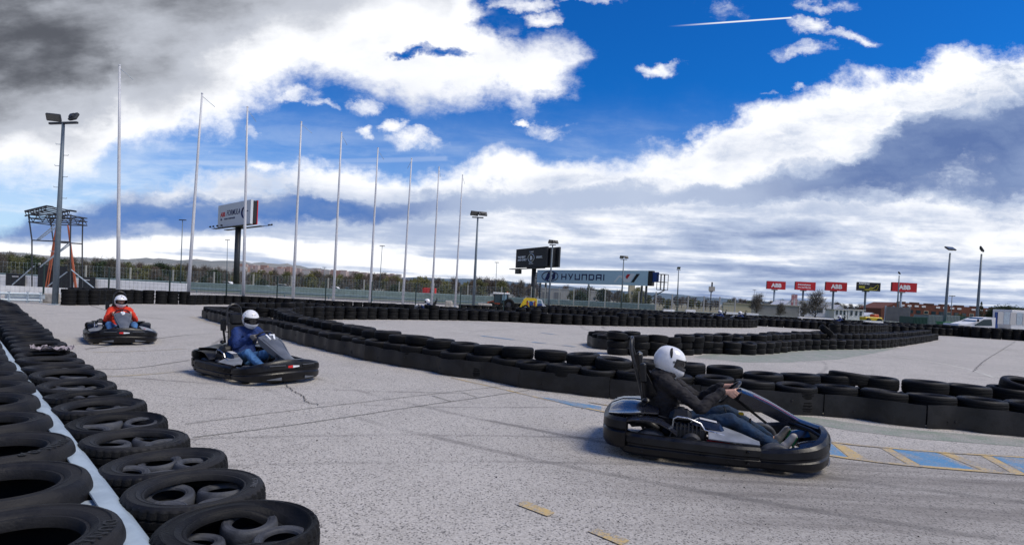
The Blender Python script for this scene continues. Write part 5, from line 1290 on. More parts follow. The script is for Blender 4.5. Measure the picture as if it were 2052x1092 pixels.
def tree_parts(seed, kind):
    """trunk with limbs, crown of small leaf or twig faces; unit height"""
    r2 = random.Random(seed); tr = MB().mat(0, True); cr = MB(); tips = []
    th = .15 if kind != 'cypress' else .12
    tr.tube([(0, 0, 0), (r2.uniform(-.02, .02), 0, th * .6), (r2.uniform(-.03, .03), r2.uniform(-.03, .03), th), (0, 0, .62)], [.030, .025, .020, .006], 7)
    for k in range(12):
        a = k * 2.4 + r2.uniform(-.3, .3); z = th * .7 + .052 * k; L = r2.uniform(.22, .36) * (1 - .35 * (k / 12)); b = Vector((math.cos(a) * L * .8, math.sin(a) * L * .8, z + L * r2.uniform(.5, .95)))
        tr.tube([(0, 0, z), b * .5 + Vector((0, 0, z * .5 + .01)), b], [.012, .008, .003], 5); tips.append(b); tips.append(b * .6 + Vector((0, 0, z * .4 + .05)))
    tips.append(Vector((0, 0, .86)))
    if kind == 'cypress':
        for k in range(900):
            z = r2.random() ** .8; rad = .10 * math.sin(math.pi * min(1, z * .92 + .08)) * r2.uniform(.5, 1.05); a = r2.uniform(0, 6.28); p = Vector((math.cos(a) * rad, math.sin(a) * rad, z)); d = Vector((r2.gauss(0, 1), r2.gauss(0, 1), r2.gauss(0, 1))) * .014
            cr.tri(p + d, p - d.yzx, p + d.zxy)
    elif kind == 'bare':
        for t in tips:
            for k in range(46):
                d = Vector((r2.gauss(0, .6), r2.gauss(0, .6), abs(r2.gauss(.5, .6)))).normalized() * r2.uniform(.06, .17); o = t + Vector((r2.gauss(0, .05), r2.gauss(0, .05), r2.gauss(0, .05))); w = d.cross(Vector((r2.gauss(0, 1), r2.gauss(0, 1), 0))).normalized() * .0055
                cr.tri(o - w, o + w, o + d)
                for q in range(2):
                    e = (d + Vector((r2.gauss(0, .05), r2.gauss(0, .05), r2.gauss(0, .05)))) * .6; o2 = o + d * r2.uniform(.3, .8); w2 = w * .7; cr.tri(o2 - w2, o2 + w2, o2 + e)
    else:
        clumps = [(t + Vector((r2.gauss(0, .04), r2.gauss(0, .04), r2.gauss(0, .04))), r2.uniform(.08, .16)) for t in tips for _ in range(2)]
        if kind == 'bush': clumps += [(Vector((r2.uniform(-.3, .3), r2.uniform(-.3, .3), r2.uniform(.08, .4))), r2.uniform(.1, .18)) for _ in range(14)]
        for c, rad in clumps:
            for k in range(80 if kind == 'leafy' else 80):
                v = Vector((r2.gauss(0, 1), r2.gauss(0, 1), r2.gauss(0, .8))).normalized() * rad * r2.uniform(.35, 1.1); p = c + v
                n = Vector((r2.gauss(0, 1), r2.gauss(0, 1), r2.gauss(.6, 1))).normalized(); u_ = n.orthogonal().normalized() * r2.uniform(.014, .030); w = n.cross(u_)
                cr.quad(p - u_, p + w * .6, p + u_, p - w * .6)
    return tr.mesh('trunk'), cr.mesh('crown')
TREES = {}
for key, kind, seed, mat in (('olive', 'leafy', 1, 'leaf_olive'), ('yellow', 'leafy', 2, 'leaf_yellow'), ('dark', 'bush', 3, 'leaf_dark'), ('dark2', 'bush', 8, 'leaf_dark'), ('brown', 'bare', 4, 'twig'), ('brown2', 'bare', 5, 'leaf_red'), ('brown3', 'bare', 6, 'leaf_brown'), ('cypress', 'cypress', 7, 'leaf_dark')):
    a, b = tree_parts(seed, kind); a.materials.append(M_['bark']); b.materials.append(M_[mat]); TREES[key] = (a, b)
def tree(key, x, y, h, wd, label, group='trees beyond the circuit', z=0.0, name='tree', cat='tree'):
    root = empty(name, (x, y, z), random.uniform(0, 6.28), label=label, cat=cat, group=group); root.scale = (wd, wd, h)
    for n, me in zip(('trunk', 'crown'), TREES[key]):
        o = bpy.data.objects.new(n, me); COL.objects.link(o); o.parent = root
KL = {'olive': 'olive green leafing tree in the tree line beyond the circuit', 'yellow': 'yellow green leafing tree in the tree line beyond the circuit', 'dark': 'dark evergreen bush in the tree line beyond the circuit', 'dark2': 'dark evergreen bush in the tree line beyond the circuit', 'brown': 'bare grey brown tree in the tree line beyond the circuit', 'brown2': 'bare reddish tree in the tree line beyond the circuit', 'brown3': 'bare brown tree in the tree line beyond the circuit'}
r3_ = random.Random(21)
def treeline(x0, x1, top0, top1, n, kinds, Y0, Y1, jitter=7):
    for k in range(n):
        f = (k + r3_.uniform(.1, .9)) / n; px = x0 + (x1 - x0) * f; py = top0 + (top1 - top0) * f + r3_.uniform(-jitter * .4, jitter); Y = r3_.uniform(Y0, Y1); v = at(px, py, Y); h = max(1.6, v.z); key = r3_.choice(kinds)
        tree(key, v.x, Y, h * 1.06, h * r3_.uniform(.85, 1.25) if key[0] != 'd' else h * r3_.uniform(1.2, 1.7), KL[key])
treeline(-40, 70, 508, 512, 13, ['brown3', 'olive', 'brown', 'dark'], 112, 135)
treeline(60, 235, 514, 524, 17, ['dark', 'dark2', 'olive', 'brown3'], 110, 125)
treeline(230, 440, 525, 534, 22, ['olive', 'brown3', 'dark', 'brown', 'yellow', 'brown2'], 118, 145)
treeline(430, 660, 543, 547, 26, ['brown', 'brown2', 'olive', 'brown3', 'yellow'], 135, 160)
treeline(650, 960, 546, 562, 36, ['yellow', 'brown2', 'brown', 'olive', 'brown3', 'yellow'], 130, 165, 8)
treeline(950, 1080, 557, 570, 14, ['brown', 'brown2', 'brown3', 'olive'], 135, 170)
treeline(0, 960, 540, 575, 44, ['dark', 'brown3', 'olive', 'brown'], 108, 122, 6)
treeline(1130, 1300, 574, 588, 18, ['brown', 'brown2', 'dark', 'brown3', 'olive'], 150, 200)
treeline(1300, 1460, 592, 604, 20, ['brown', 'brown3', 'brown2', 'olive'], 140, 200, 6)
treeline(1460, 1560, 598, 606, 10, ['brown', 'olive', 'brown2'], 130, 180)
treeline(1555, 1680, 599, 606, 13, ['dark', 'dark2'], 150, 190, 4)
treeline(1670, 1790, 609, 615, 12, ['dark', 'dark2', 'brown'], 140, 190, 4)
treeline(1985, 2100, 613, 617, 11, ['dark', 'dark2'], 110, 130, 4)
for px, py, Y, key, l in ((1279, 574, 120, 'yellow', 'bushy yellow green tree under the right half of the blue billboard'), (1164, 583, 120, 'dark', 'dark round bush under the blue billboard beside the pale shed'), (1180, 566, 150, 'cypress', 'slim dark cypress under the blue billboard'), (1967, 605, 110, 'cypress', 'slim dark cypress behind the brick building roof'), (1518, 588, 88, 'brown', 'bare tall pollarded tree in front of the grey wall'),
                          (1636, 583, 84, 'brown', 'bare pollarded tree with long shoots before the white hall'), (1612, 604, 80, 'brown3', 'short bare pollarded tree left of the white hall'), (1565, 607, 84, 'brown3', 'short bare tree against the grey wall'), (1336, 612, 80, 'dark', 'low dark shrub behind the shorter pale fence'), (1040, 592, 150, 'dark', 'small dark shrub against the pale warehouse'), (1925, 628, 90, 'olive', 'small green tree before the brick building')):
    v = at(px, py, Y); h = max(v.z, 1.0); tree(key, v.x, Y, h, h * (1.0 if key != 'dark' else 1.5), l, None)

# ------------------------------------------------------------------ karts
M_['stripe_pink'] = pbr('pink pinstripe', (.38, .10, .16), .35)
def shell(mb, secs, t=.012):
    """secs: list of point rows (Vectors); makes a closed thin sheet of thickness t below/behind the rows"""
    m = len(secs); n = len(secs[0]); nor = []
    for i in range(m):
        for j in range(n):
            a = secs[min(i + 1, m - 1)][j] - secs[max(i - 1, 0)][j]; b = secs[i][min(j + 1, n - 1)] - secs[i][max(j - 1, 0)]
            q = a.cross(b); nor.append(q.normalized() if q.length > 1e-9 else Vector((0, 0, 1)))
    A = mb.add([p for r in secs for p in r]); B = mb.add([secs[i][j] - nor[i * n + j] * t for i in range(m) for j in range(n)])
    for i in range(m - 1):
        for j in range(n - 1):
            k = i * n + j; mb.face(A + k, A + k + 1, A + k + n + 1, A + k + n); mb.face(B + k + n, B + k + n + 1, B + k + 1, B + k)
    for i in range(m - 1):
        for j in (0, n - 1): k = i * n + j; mb.face(A + k, A + k + n, B + k + n, B + k)
    for j in range(n - 1):
        for i in (0, m - 1): k = i * n + j; mb.face(A + k, A + k + 1, B + k + 1, B + k)
WC = Vector((.13, 0, .655)); WN = Vector((-.78, 0, .626)).normalized(); W2 = Vector((.626, 0, .78)).normalized(); W1 = Vector((0, 1, 0)); WR = .162
def make_kart(label, fairing='gloss_dark', number=None, cover='gloss_dark', steer=0.0):
    root = empty('go_kart', label=label, cat='go-kart', group='racing karts on the track')
    P = lambda name, mb, mat, par=None, ang=35, **k: autosmooth(mb.build(name, M_[mat], par or root, **k), ang)
    prof = lambda k=1.0, z0=.05: [(-.075, z0 + .02), (-.01, z0), (.022, z0 + .035 * k), (.030, z0 + .10 * k), (.016, z0 + .115 * k), (.016, z0 + .135 * k), (.030, z0 + .15 * k), (.026, z0 + .225 * k), (.0, z0 + .255 * k), (-.05, z0 + .26 * k), (-.075, z0 + .22 * k)]
    for s in (-1, 1):
        pth = [(-.80, -.60), (-.74, -.665), (-.60, -.695), (-.2, -.705), (.15, -.695), (.36, -.655)]
        pth = _even(pth, 22)
        if s > 0: pth = [Vector((p.x, -p.y)) for p in reversed(pth)]
        mb = MB(); sweep(mb, pth, lambda f: prof(.84 - .04 * (f if s < 0 else 1 - f)))
        for x in (-.62, -.25, .1, .26):
            for z in (.10, .21):
                M = Matrix.Translation((x, s * .728, z)) @ Matrix.Rotation(R(-90 * s), 4, 'X'); mb.lathe([(0, .004), (.011, .003), (.014, -.01)], 10, M)
        P('side_bumper', mb, 'black_plastic')
        d = MB(); rows = []
        for x, y0, y1, z0, z1 in ((-.06, .36, .64, .36, .275), (.08, .37, .64, .35, .27), (.22, .40, .63, .31, .265), (.36, .50, .62, .27, .262)):
            rows.append([Vector((x, s * (y0 + (y1 - y0) * t), z0 + (z1 - z0) * t + .012 * math.sin(math.pi * t))) for t in (0, .25, .5, .75, 1)])
        shell(d, rows, .012 * -s); P('side_deck', d, 'deck_silver')
        d = MB(); rows = []
        for x, z in ((-.82, .36), (-.72, .395), (-.60, .405), (-.48, .385), (-.38, .33), (-.33, .29)):
            rows.append([Vector((x, s * y, z - .03 * (y - .5) ** 2 * 20 + .0)) for y in (.42, .48, .55, .61, .645)])
        shell(d, rows, .012 * -s); wa = P('wheel_arch', d, cover)
        d = MB(); shell(d, [[r[3] + Vector((0, s * .004, .003)), r[3].lerp(r[4], .45) + Vector((0, s * .004, .003))] for r in rows[1:5]], .004 * -s); d.build('pinstripe', M_['stripe_pink' if fairing == 'gloss_dark' else 'grey_print'], wa)
        d = MB().mat(0, True); d.tube([(-.50, s * .33, .40), (-.30, s * .30, .36), (-.05, s * .33, .26), (.2, s * .25, .12), (.5, s * .2, .10)], .006, 5); d.tube([(.10, s * .05, .50), (.16, s * .12, .32), (.05, s * .27, .15)], .005, 5); P('cable', d, 'black_metal')
        for nm, x, y, r, w in (('rear', -.555, .545, .150, .19), ('front', .505, .50, .140, .125)):
            m = MB().mat(0, True); h = w / 2; M = Matrix.Translation((x, s * y, r)) @ Matrix.Rotation(R(90), 4, 'X')
            if nm == 'front' and steer: M = Matrix.Translation((x, s * y, r)) @ Matrix.Rotation(steer, 4, 'Z') @ Matrix.Rotation(R(90), 4, 'X')
            m.lathe([(.062, h * .8), (.075, h * .95), (r * .80, h), (r * .96, h * .82), (r, h * .55), (r, -h * .55), (r * .96, -h * .82), (r * .80, -h), (.075, -h * .95), (.062, -h * .8)], 32, M, closed=True); wh = m.build('wheel', M_['rubber_small'], root); autosmooth(wh, 50)
            m = MB().mat(0, True); m.lathe([(0, h * .55), (.03, h * .6), (.035, h * .35), (.055, h * .4), (.063, h * .82), (.063, -h * .82), (.05, -h * .4), (0, -h * .4)], 20, M); autosmooth(m.build('rim', M_['engine'], wh), 40)
        m = MB().mat(0, True); m.tube([(-.45, s * .30, .09), (.15, s * .28, .08), (.55, s * .22, .08), (.80, s * .30, .12), (.86, s * .34, .20)], .016, 8); m.tube([(-.78, s * .40, .16), (-.60, s * .32, .11), (-.45, s * .30, .09)], .016, 8)
        m.tube([(-.30, s * .29, .09), (-.30, s * .66, .14), (.25, s * .60, .14), (.25, s * .26, .09)], .013, 8); P('chassis_tube', m, 'black_metal')
        m = MB(); m.box((.70, s * .17, .25), (.015, .075, .11), Euler((0, R(20), 0)).to_matrix(), bev=.005); m.tube([(.70, s * .17, .20), (.66, s * .17, .09)], .010, 6); m.box((.64, s * .17, .145), (.10, .085, .012)); P('pedal', m, 'green')
        m = MB(); rows = [[Vector((x, s * y, z)) for y, z in zip((.14, .22, .30, .37), zz)] for x, zz in ((.72, (.20, .24, .25, .22)), (.80, (.22, .27, .28, .24)), (.89, (.24, .295, .30, .26)))]
        shell(m, rows, .01 * -s); P('nose_panel', m, cover)
        m = MB().mat(0, True); m.tube([(.66, s * .09, .42), (.82, s * .20, .385), (.90, s * .33, .345)], [.020, .018, .016], 8); P('nose_strut', m, 'black_plastic')
    # rear bumper
    pth = _even([(-.77, .665), (-.87, .635), (-.955, .52), (-.985, .25), (-.99, 0), (-.985, -.25), (-.955, -.52), (-.87, -.635), (-.77, -.665)], 40)
    mb = MB(); sweep(mb, pth, lambda f: [(-.06, .12), (0, .10), (.025, .14), (.03, .26), (.012, .28), (.03, .30), (.026, .375), (-.01, .405), (-.055, .40), (-.065, .36)]); 
    P('rear_bumper', mb, 'black_plastic')
    # front bumper with raised nose
    right = [(.345, -.645), (.50, -.66), (.66, -.645), (.80, -.575), (.90, -.42), (.955, -.22), (.97, 0)]
    pth = _even(right + [(x, -y) for x, y in reversed(right[:-1])], 44)
    def fprof(f):
        k = math.sin(math.pi * f) ** 1.5; return prof(.70 + .62 * k, .05 + .008 * k)
    mb = MB(); sweep(mb, pth, fprof); fb = P('front_bumper', mb, 'black_plastic')
    def onb(f, z, out=.034):
        i = f * (len(pth) - 1); a = pth[int(i)]; b = pth[min(int(i) + 1, len(pth) - 1)]; p = a.lerp(b, i - int(i)); t = (b - a).normalized() if (b - a).length else Vector((0, 1)); return Vector((p.x + t.y * out, p.y - t.x * out, z)), t
    def patch(name, mat, f0, f1, z00, z01, z10, z11, out=.033, n=8):
        rows = []
        for k in range(n + 1):
            g = k / n; f = f0 + (f1 - f0) * g; za = z00 + (z10 - z00) * g; zb = z01 + (z11 - z01) * g
            rows.append([onb(f, za, out)[0], onb(f, zb, out)[0]])
        m = MB(); shell(m, rows, .008); m.build(name, M_[mat], fb)
    for s in (0, 1):
        F = (lambda f: f) if not s else (lambda f: 1 - f)
        patch('vent', 'inside', F(.33), F(.43), .265, .305, .275, .31, .031); patch('vent_trim', 'silver_panel', F(.325), F(.435), .305, .314, .31, .319, .036)
        patch('flash', 'silver_panel', F(.31), F(.41), .095, .10, .085, .13, .034)
    patch('sticker', 'red_print', .455, .49, .275, .305, .27, .312, .034); patch('sticker', 'white_print', .492, .54, .272, .308, .282, .30, .034)
    # floor, axle
    m = MB(); m.poly([(-.5, -.30), (.15, -.28), (.55, -.22), (.78, -.28), (.78, .28), (.55, .22), (.15, .28), (-.5, .30)], 0, .008, Matrix(((1, 0, 0, 0), (0, 0, 1, 0), (0, 1, 0, .055), (0, 0, 0, 1)))); P('floor_pan', m, 'black_metal')
    m = MB().mat(0, True); m.tube([(-.555, -.55, .139), (-.555, .55, .139)], .018, 10); m.lathe([(.05, -.006), (.09, -.006), (.09, .006), (.05, .006)], 24, Matrix.Translation((-.555, .2, .139)) @ Matrix.Rotation(R(90), 4, 'X'), closed=True); P('rear_axle', m, 'chrome')
    # rear covers, two sculpted halves
    for s in (-1, 1):
        m = MB(); rows = []
        for x, y1, z0, z1 in ((-.95, .50, .43, .40), (-.86, .56, .475, .415), (-.74, .56, .485, .43), (-.62, .50, .475, .44), (-.50, .42, .45, .43)):
            rows.append([Vector((x, s * (.04 + (y1 - .04) * t), z0 + (z1 - z0) * t ** 1.5 + .018 * math.sin(math.pi * t * 2) * .6)) for t in (0, .2, .4, .6, .75, .88, 1)])
        shell(m, rows, .015 * -s); c = P('rear_cover', m, cover)
    # engine on the right
    e = MB(); e.box((-.22, -.42, .23), (.30, .20, .22), bev=.02)
    for k in range(7): e.box((-.33 + k * .034, -.42, .30), (.012, .25, .15))
    e.lathe([(0, .06), (.06, .06), (.085, .04), (.085, -.04), (0, -.04)], 20, Matrix.Translation((-.20, -.545, .22)) @ Matrix.Rotation(R(90), 4, 'X')); eng = P('engine', e, 'engine')
    m = MB(); m.box((-.30, -.40, .445), (.21, .19, .13), bev=.035, taper=.88); m.lathe([(0, .02), (.03, .018), (.035, 0), (0, -.005)], 12, Matrix.Translation((-.30, -.40, .51))); P('air_box', m, 'black_plastic', eng)
    m = MB(); m.box((-.06, -.42, .37), (.30, .17, .10), Euler((0, R(9), 0)).to_matrix(), bev=.035, taper=.85); ec = P('engine_cover', m, 'gloss_dark', eng); m = MB(); m.box((-.06, -.42, .4235), (.15, .09, .002), Euler((0, R(9), 0)).to_matrix()); m.build('decal', M_['grey_print'], eng)
    m = MB().mat(0, True); m.tube([(-.37, -.52, .30), (-.36, -.52, .42), (-.33, -.52, .445), (-.24, -.52, .44), (-.13, -.52, .40), (-.09, -.52, .34), (.06, -.55, .315), (.14, -.56, .29), (.165, -.56, .24), (.16, -.55, .15)], .0095, 8)
    m.tube([(-.37, -.52, .30), (-.40, -.50, .16)], .0095, 8); P('engine_guard', m, 'chrome', eng)
    m = MB(); m.box((.03, -.50, .22), (.20, .10, .09), bev=.035); P('fuel_cap', m, 'red', eng)
    m = MB().mat(0, True); m.tube([(-.50, -.36, .26), (-.62, -.38, .34), (-.82, -.40, .35)], [.035, .055, .055], 12); P('muffler', m, 'engine', eng)
    # tank and box on the left
    m = MB(); m.box((-.18, .43, .22), (.42, .20, .22), bev=.03); m.lathe([(0, .03), (.03, .03), (.03, 0), (0, 0)], 12, Matrix.Translation((-.1, .43, .33))); P('fuel_tank', m, 'black_plastic')
    m = MB(); m.box((.16, .46, .305), (.12, .05, .05), bev=.012); P('fuel_valve', m, 'red')
    m = MB(); m.box((.25, .47, .295), (.09, .05, .035), bev=.01); P('label_plate', m, 'white_plastic')
    # seat
    m = MB(); rows = []
    for (x, z, w, wall_) in ((-.10, .185, .17, .03), (-.25, .135, .19, .10), (-.42, .125, .20, .17), (-.54, .19, .205, .20), (-.60, .36, .205, .19), (-.645, .56, .20, .15), (-.69, .76, .18, .09), (-.705, .86, .15, .05)):
        k = min(1, max(0, (z - .15) / .4)); up = Vector((k, 0, 1 - k)).normalized() if x < -.5 else Vector((0, 0, 1))
        row = []
        for t in (-1, -.97, -.8, -.4, 0, .4, .8, .97, 1):
            lift = wall_ * max(0, (abs(t) - .78) / .22) ** 1.0 if abs(t) > .78 else 0
            row.append(Vector((x, t * w, z)) + up * lift)
        rows.append(row)
    shell(m, rows, -.014); P('seat', m, 'black_plastic')
    m = MB(); m.box((-.715, 0, .93), (.06, .22, .20), Euler((0, R(-6), 0)).to_matrix(), bev=.025); P('headrest', m, 'black_plastic')
    m = MB().mat(0, True); arc = [(-.80, math.sin(a) * .125, 1.06 + .125 * math.cos(a)) for a in [R(-90 + 18 * k) for k in range(11)]]
    m.tube([(-.60, -.19, .30), (-.70, -.135, .70)] + arc + [(-.70, .135, .70), (-.60, .19, .30)], .017, 8); P('roll_hoop', m, 'black_metal')
    m = MB(); m.box((-.665, -.255, .83), (.06, .085, .20), Euler((0, R(-5), 0)).to_matrix(), bev=.012); m.tube([(-.665, -.25, .74), (-.64, -.225, .52)], .018, 8); m.lathe([(0, .035), (.03, .02), (.042, 0), (.03, -.02), (0, -.035)], 12, Matrix.Translation((-.62, -.285, .54))); m.tube([(-.66, -.25, .72), (-.68, -.13, .70)], .010, 6); P('seat_bolster', m, 'black_plastic')
    # steering
    m = MB().mat(0, True); rim = []
    for k in range(28):
        a = 2 * math.pi * k / 28; r = WR * (1 - (.20 if math.sin(a) > .80 else 0) * 0); z = max(-.115, math.sin(a) * r); rim.append(WC + W1 * math.cos(a) * r + W2 * z)
    m.tube(rim, .0145, 10, closed=True); m.box(WC - WN * .012, (.02, .17, .075), Matrix((WN, W1, W2)).transposed(), bev=.008)
    for a in (R(200), R(-20), R(90)): m.tube([WC - WN * .01, WC + W1 * math.cos(a) * WR + W2 * math.sin(a) * WR], .010, 6)
    sw = P('steering_wheel', m, 'black_metal'); m = MB(); m.box(WC + WN * .004, (.012, .07, .05), Matrix((WN, W1, W2)).transposed(), bev=.004); m.build('wheel_badge', M_['red_print'], sw)
    m = MB().mat(0, True); m.tube([WC - WN * .01, WC - WN * .45], .013, 8); m.tube([(.30, -.12, .09), (.34, 0, .40), (.30, .12, .09)], .010, 6); P('steering_column', m, 'black_metal')
    m = MB(); m.box((.26, .05, .44), (.05, .06, .03), bev=.01); P('switch_box', m, 'yellow_paint')
    # tall front fairing
    m = MB(); rows = []
    for x, z, hw, sk in ((.195, .650, .075, .02), (.205, .690, .12, .05), (.24, .700, .165, .075), (.34, .668, .180, .10), (.48, .602, .160, .105), (.62, .520, .125, .095), (.76, .438, .095, .075), (.88, .398, .085, .05), (.955, .378, .085, .03)):
        row = []
        for t in (-1.0, -1.0, -.9, -.6, -.3, 0, .3, .6, .9, 1.0, 1.0): row.append(Vector((x, t * hw, z + .030 * (1 - t * t) - .008)))
        row[0].z -= sk; row[-1].z -= sk; row[0].y *= .93; row[-1].y *= .93; row[0].x -= sk * .35; row[-1].x -= sk * .35
        rows.append(row)
    shell(m, rows, .014); fa = P('nose_fairing', m, fairing, ang=32)
    fn = Vector((.445, 0, .895)).normalized(); fx = Vector((0, 1, 0)); fu = Vector((-.895, 0, .445)).normalized()
    if number:
        c = Vector((.40, 0, .662)); M = Matrix(((fx.x, -fn.x, fu.x, c.x), (fx.y, -fn.y, fu.y, c.y), (fx.z, -fn.z, fu.z, c.z), (0, 0, 0, 1)))
        text('number', number, .15, M_['white_print'], fa, M, depth=.03, align='CENTER', bold=.004, width=.95)
    for s in (-1, 1):
        m = MB(); rows = [[Vector((x, s * (hw * .84), z + .030 * .26 + .002)), Vector((x, s * (hw * .80), z + .030 * .36 + .002))] for x, z, hw in ((.34, .668, .18), (.48, .602, .16), (.62, .52, .125), (.76, .428, .09))]
        shell(m, rows, .006 * -s); m.build('stripe', M_['stripe_pink' if (fairing == 'gloss_dark') else 'silver_panel'], fa)
    return root

# ------------------------------------------------------------------ drivers
def flesh(name, caps, voxel, mats, parent, smooth=5, wrinkle=0.0, wscale=9.0, matfn=None, cut=None):
    """one continuous surface grown from tapered round limbs"""
    mb = MB().mat(0, True)
    for p0, r0, p1, r1 in caps:
        p0, p1 = Vector(p0), Vector(p1); d = p1 - p0; L = d.length
        t = d / L if L > 1e-6 else Vector((0, 0, 1)); pts, rs = [], []
        for a in (-90, -65, -40, -15): pts.append(p0 + t * r0 * math.sin(R(a))); rs.append(max(r0 * math.cos(R(a)), r0 * .05))
        pts += [p0 + d * f for f in (.0, .5, 1.0)]; rs += [r0, (r0 + r1) / 2, r1]
        for a in (15, 40, 65, 90): pts.append(p1 + t * r1 * math.sin(R(a))); rs.append(max(r1 * math.cos(R(a)), r1 * .05))
        mb.tube(pts, rs, 14)
    o = link('tmp', mb.mesh('tmp'), mats)
    md = o.modifiers.new('r', 'REMESH'); md.mode = 'VOXEL'; md.voxel_size = voxel; md.use_smooth_shade = True
    ms = o.modifiers.new('s', 'SMOOTH'); ms.factor = .5; ms.iterations = smooth
    me = bpy.data.meshes.new_from_object(o.evaluated_get(bpy.context.evaluated_depsgraph_get())); bpy.data.objects.remove(o)
    if wrinkle:
        nn = [v.normal.copy() for v in me.vertices]
        for v, n in zip(me.vertices, nn):
            q = v.co * wscale; w = mnoise.noise(q) + .6 * mnoise.noise(Vector((q.x * 2.3, q.y * 2.3, q.z * 4.0))); v.co += n * w * wrinkle
    me.materials.clear()
    for m in mats: me.materials.append(m)
    for p in me.polygons: p.use_smooth = True; p.material_index = matfn(p.center) if matfn else 0
    ob = bpy.data.objects.new(name, me); COL.objects.link(ob); ob.parent = parent; return ob
def make_helmet(root, c, yaw, pitch, style):
    M = Matrix.Translation(c) @ Euler((0, pitch, yaw)).to_matrix().to_4x4()
    def S(az, el, k=1.0):
        a, e = R(az), R(el); d = Vector((math.cos(a) * math.cos(e), math.sin(a) * math.cos(e), math.sin(e)))
        ra = (.158, .132, .150 if el > 0 else .165); r = 1 / math.sqrt((d.x / ra[0]) ** 2 + (d.y / ra[1]) ** 2 + (d.z / ra[2]) ** 2)
        ch = max(0, math.cos(a)) ** 1.3 * max(0, min(1, (-el - 4) / 24.0)); r *= 1 + ch * (.34 if style == 1 else .17)
        if style == 1 and d.x < -.2 and el > 15: r *= 1 + .06 * max(0, math.sin(R((el - 15) * 3)))
        return M @ (d * r * k)
    els = [-52, -46, -40, -34, -28, -22, -17, -12, -7, -1, 5, 11, 16, 20, 25, 32, 40, 50, 60, 70, 80, 89]; azs = list(range(-180, 180, 6))
    lo = lambda az: -52 if abs(az) > 100 else (-52 + (12 if 40 < abs(az) else 12) * 0)
    def open_(az, el): 
        if abs(az) > 60: return False
        return -17 <= el < (18 if abs(az) < 50 else 14)
    mb = MB().mat(0, True)
    for k in (1.0, .93):
        b = len(mb.V)
        for el in els:
            for az in azs: mb.V.append(tuple(S(az, el, k)))
        n = len(azs)
        for i in range(len(els) - 1):
            for j in range(n):
                if open_(azs[j] + 3, els[i] + 1): continue
                mb.mi = 0 if k == 1.0 else 1; mb.face(b + i * n + j, b + i * n + (j + 1) % n, b + (i + 1) * n + (j + 1) % n, b + (i + 1) * n + j)
        if k == 1.0: b1 = b
    n = len(azs)
    mb.mi = 1
    for j in range(n): mb.face(b1 + j, b1 + (j + 1) % n, b + (j + 1) % n, b + j)
    h = mb.build('helmet', [M_['white_plastic'], M_['balaclava']], root, fix=False)
    m = MB().mat(0, True); ring = [S(az, -17, 1.005) for az in range(-60, 61, 6)] + [S(62, -6, 1.005), S(61, 8, 1.005)] + [S(az, 17, 1.005) for az in range(54, -55, -6)] + [S(-61, 8, 1.005), S(-62, -6, 1.005)]
    m.tube(ring, .006, 6, closed=True); m.build('visor_seal', M_['black_plastic'], h)
    v0, v1 = (-18, 20) if style != 3 else (8, 34)
    m = MB(); rows = [[Vector(S(az, el, 1.018)) for az in range(-66, 67, 6)] for el in [v0 + (v1 - v0) * k / 6 for k in range(7)]]
    shell(m, rows, .003)
    if style != 3: autosmooth(m.build('visor', M_['visor'], h), 40)
    for s in (-1, 1):
        m = MB(); q = S(s * 70, 2, 1.0); m.lathe([(0, .006), (.012, .005), (.015, -.004)], 12, Matrix.Translation(q) @ (q - Vector(c)).to_track_quat('Z', 'Y').to_matrix().to_4x4()); m.build('visor_pivot', M_['silver_panel'], h)
        if style == 1:
            m = MB(); rows = [[Vector(S(s * a_, e_, 1.006)) for a_ in aa] for e_, aa in ((62, (108, 118)), (52, (100, 116)), (40, (92, 108)), (28, (88, 100)), (16, (86, 92)))]; shell(m, rows, .004 * -s); m.build('vent', M_['balaclava'], h)
            m = MB(); rows = [[Vector(S(s * a_, e_, 1.012)) for a_ in aa] for e_, aa in ((-14, (120, 100, 80, 60, 40)), (-19, (122, 101, 80, 59, 36)), (-25, (124, 102, 80, 56, 30)))]; shell(m, rows, .006 * -s); m.build('ridge', M_['white_plastic'], h)
        if style == 2:
            m = MB(); rows = [[Vector(S(s * a_, e_, 1.006)) for a_ in (88, 104)] for e_ in (-4, 4, 12)]; shell(m, rows, .004 * -s); m.build('decal', M_['orange_paint'], h)
            m = MB(); rows = [[Vector(S(s * a_, e_, 1.006)) for a_ in (56, 72)] for e_ in (-32, -27, -22)]; shell(m, rows, .004 * -s); m.build('decal', M_['navy_print'], h)
            m = MB(); rows = [[Vector(S(s * a_, e_, 1.006)) for a_ in (78, 84)] for e_ in (20, 40, 60, 75)]; shell(m, rows, .004 * -s); m.build('stripe', M_['navy_print'], h)
    if style == 2:
        m = MB(); rows = [[Vector(S(a_, e_, 1.006)) for a_ in (-16, -8, 0, 8, 14)] for e_ in (37, 40, 43)]; shell(m, rows, .004); m.build('decal', M_['grey_print'], h)
    if style == 3:
        for pts in (((-22, 64), (-8, 52), (4, 62), (8, 40), (-6, 34), (-14, 44)),):
            m = MB(); rows = [[Vector(S(a_, e_, 1.008)) for a_ in aa] for e_, aa in ((66, (-14, -6)), (56, (-20, 6)), (48, (-14, 12)), (42, (2, 16)), (36, (8, 18)))]; shell(m, rows, .004); m.build('decal', M_['navy_print'], h)
    return h
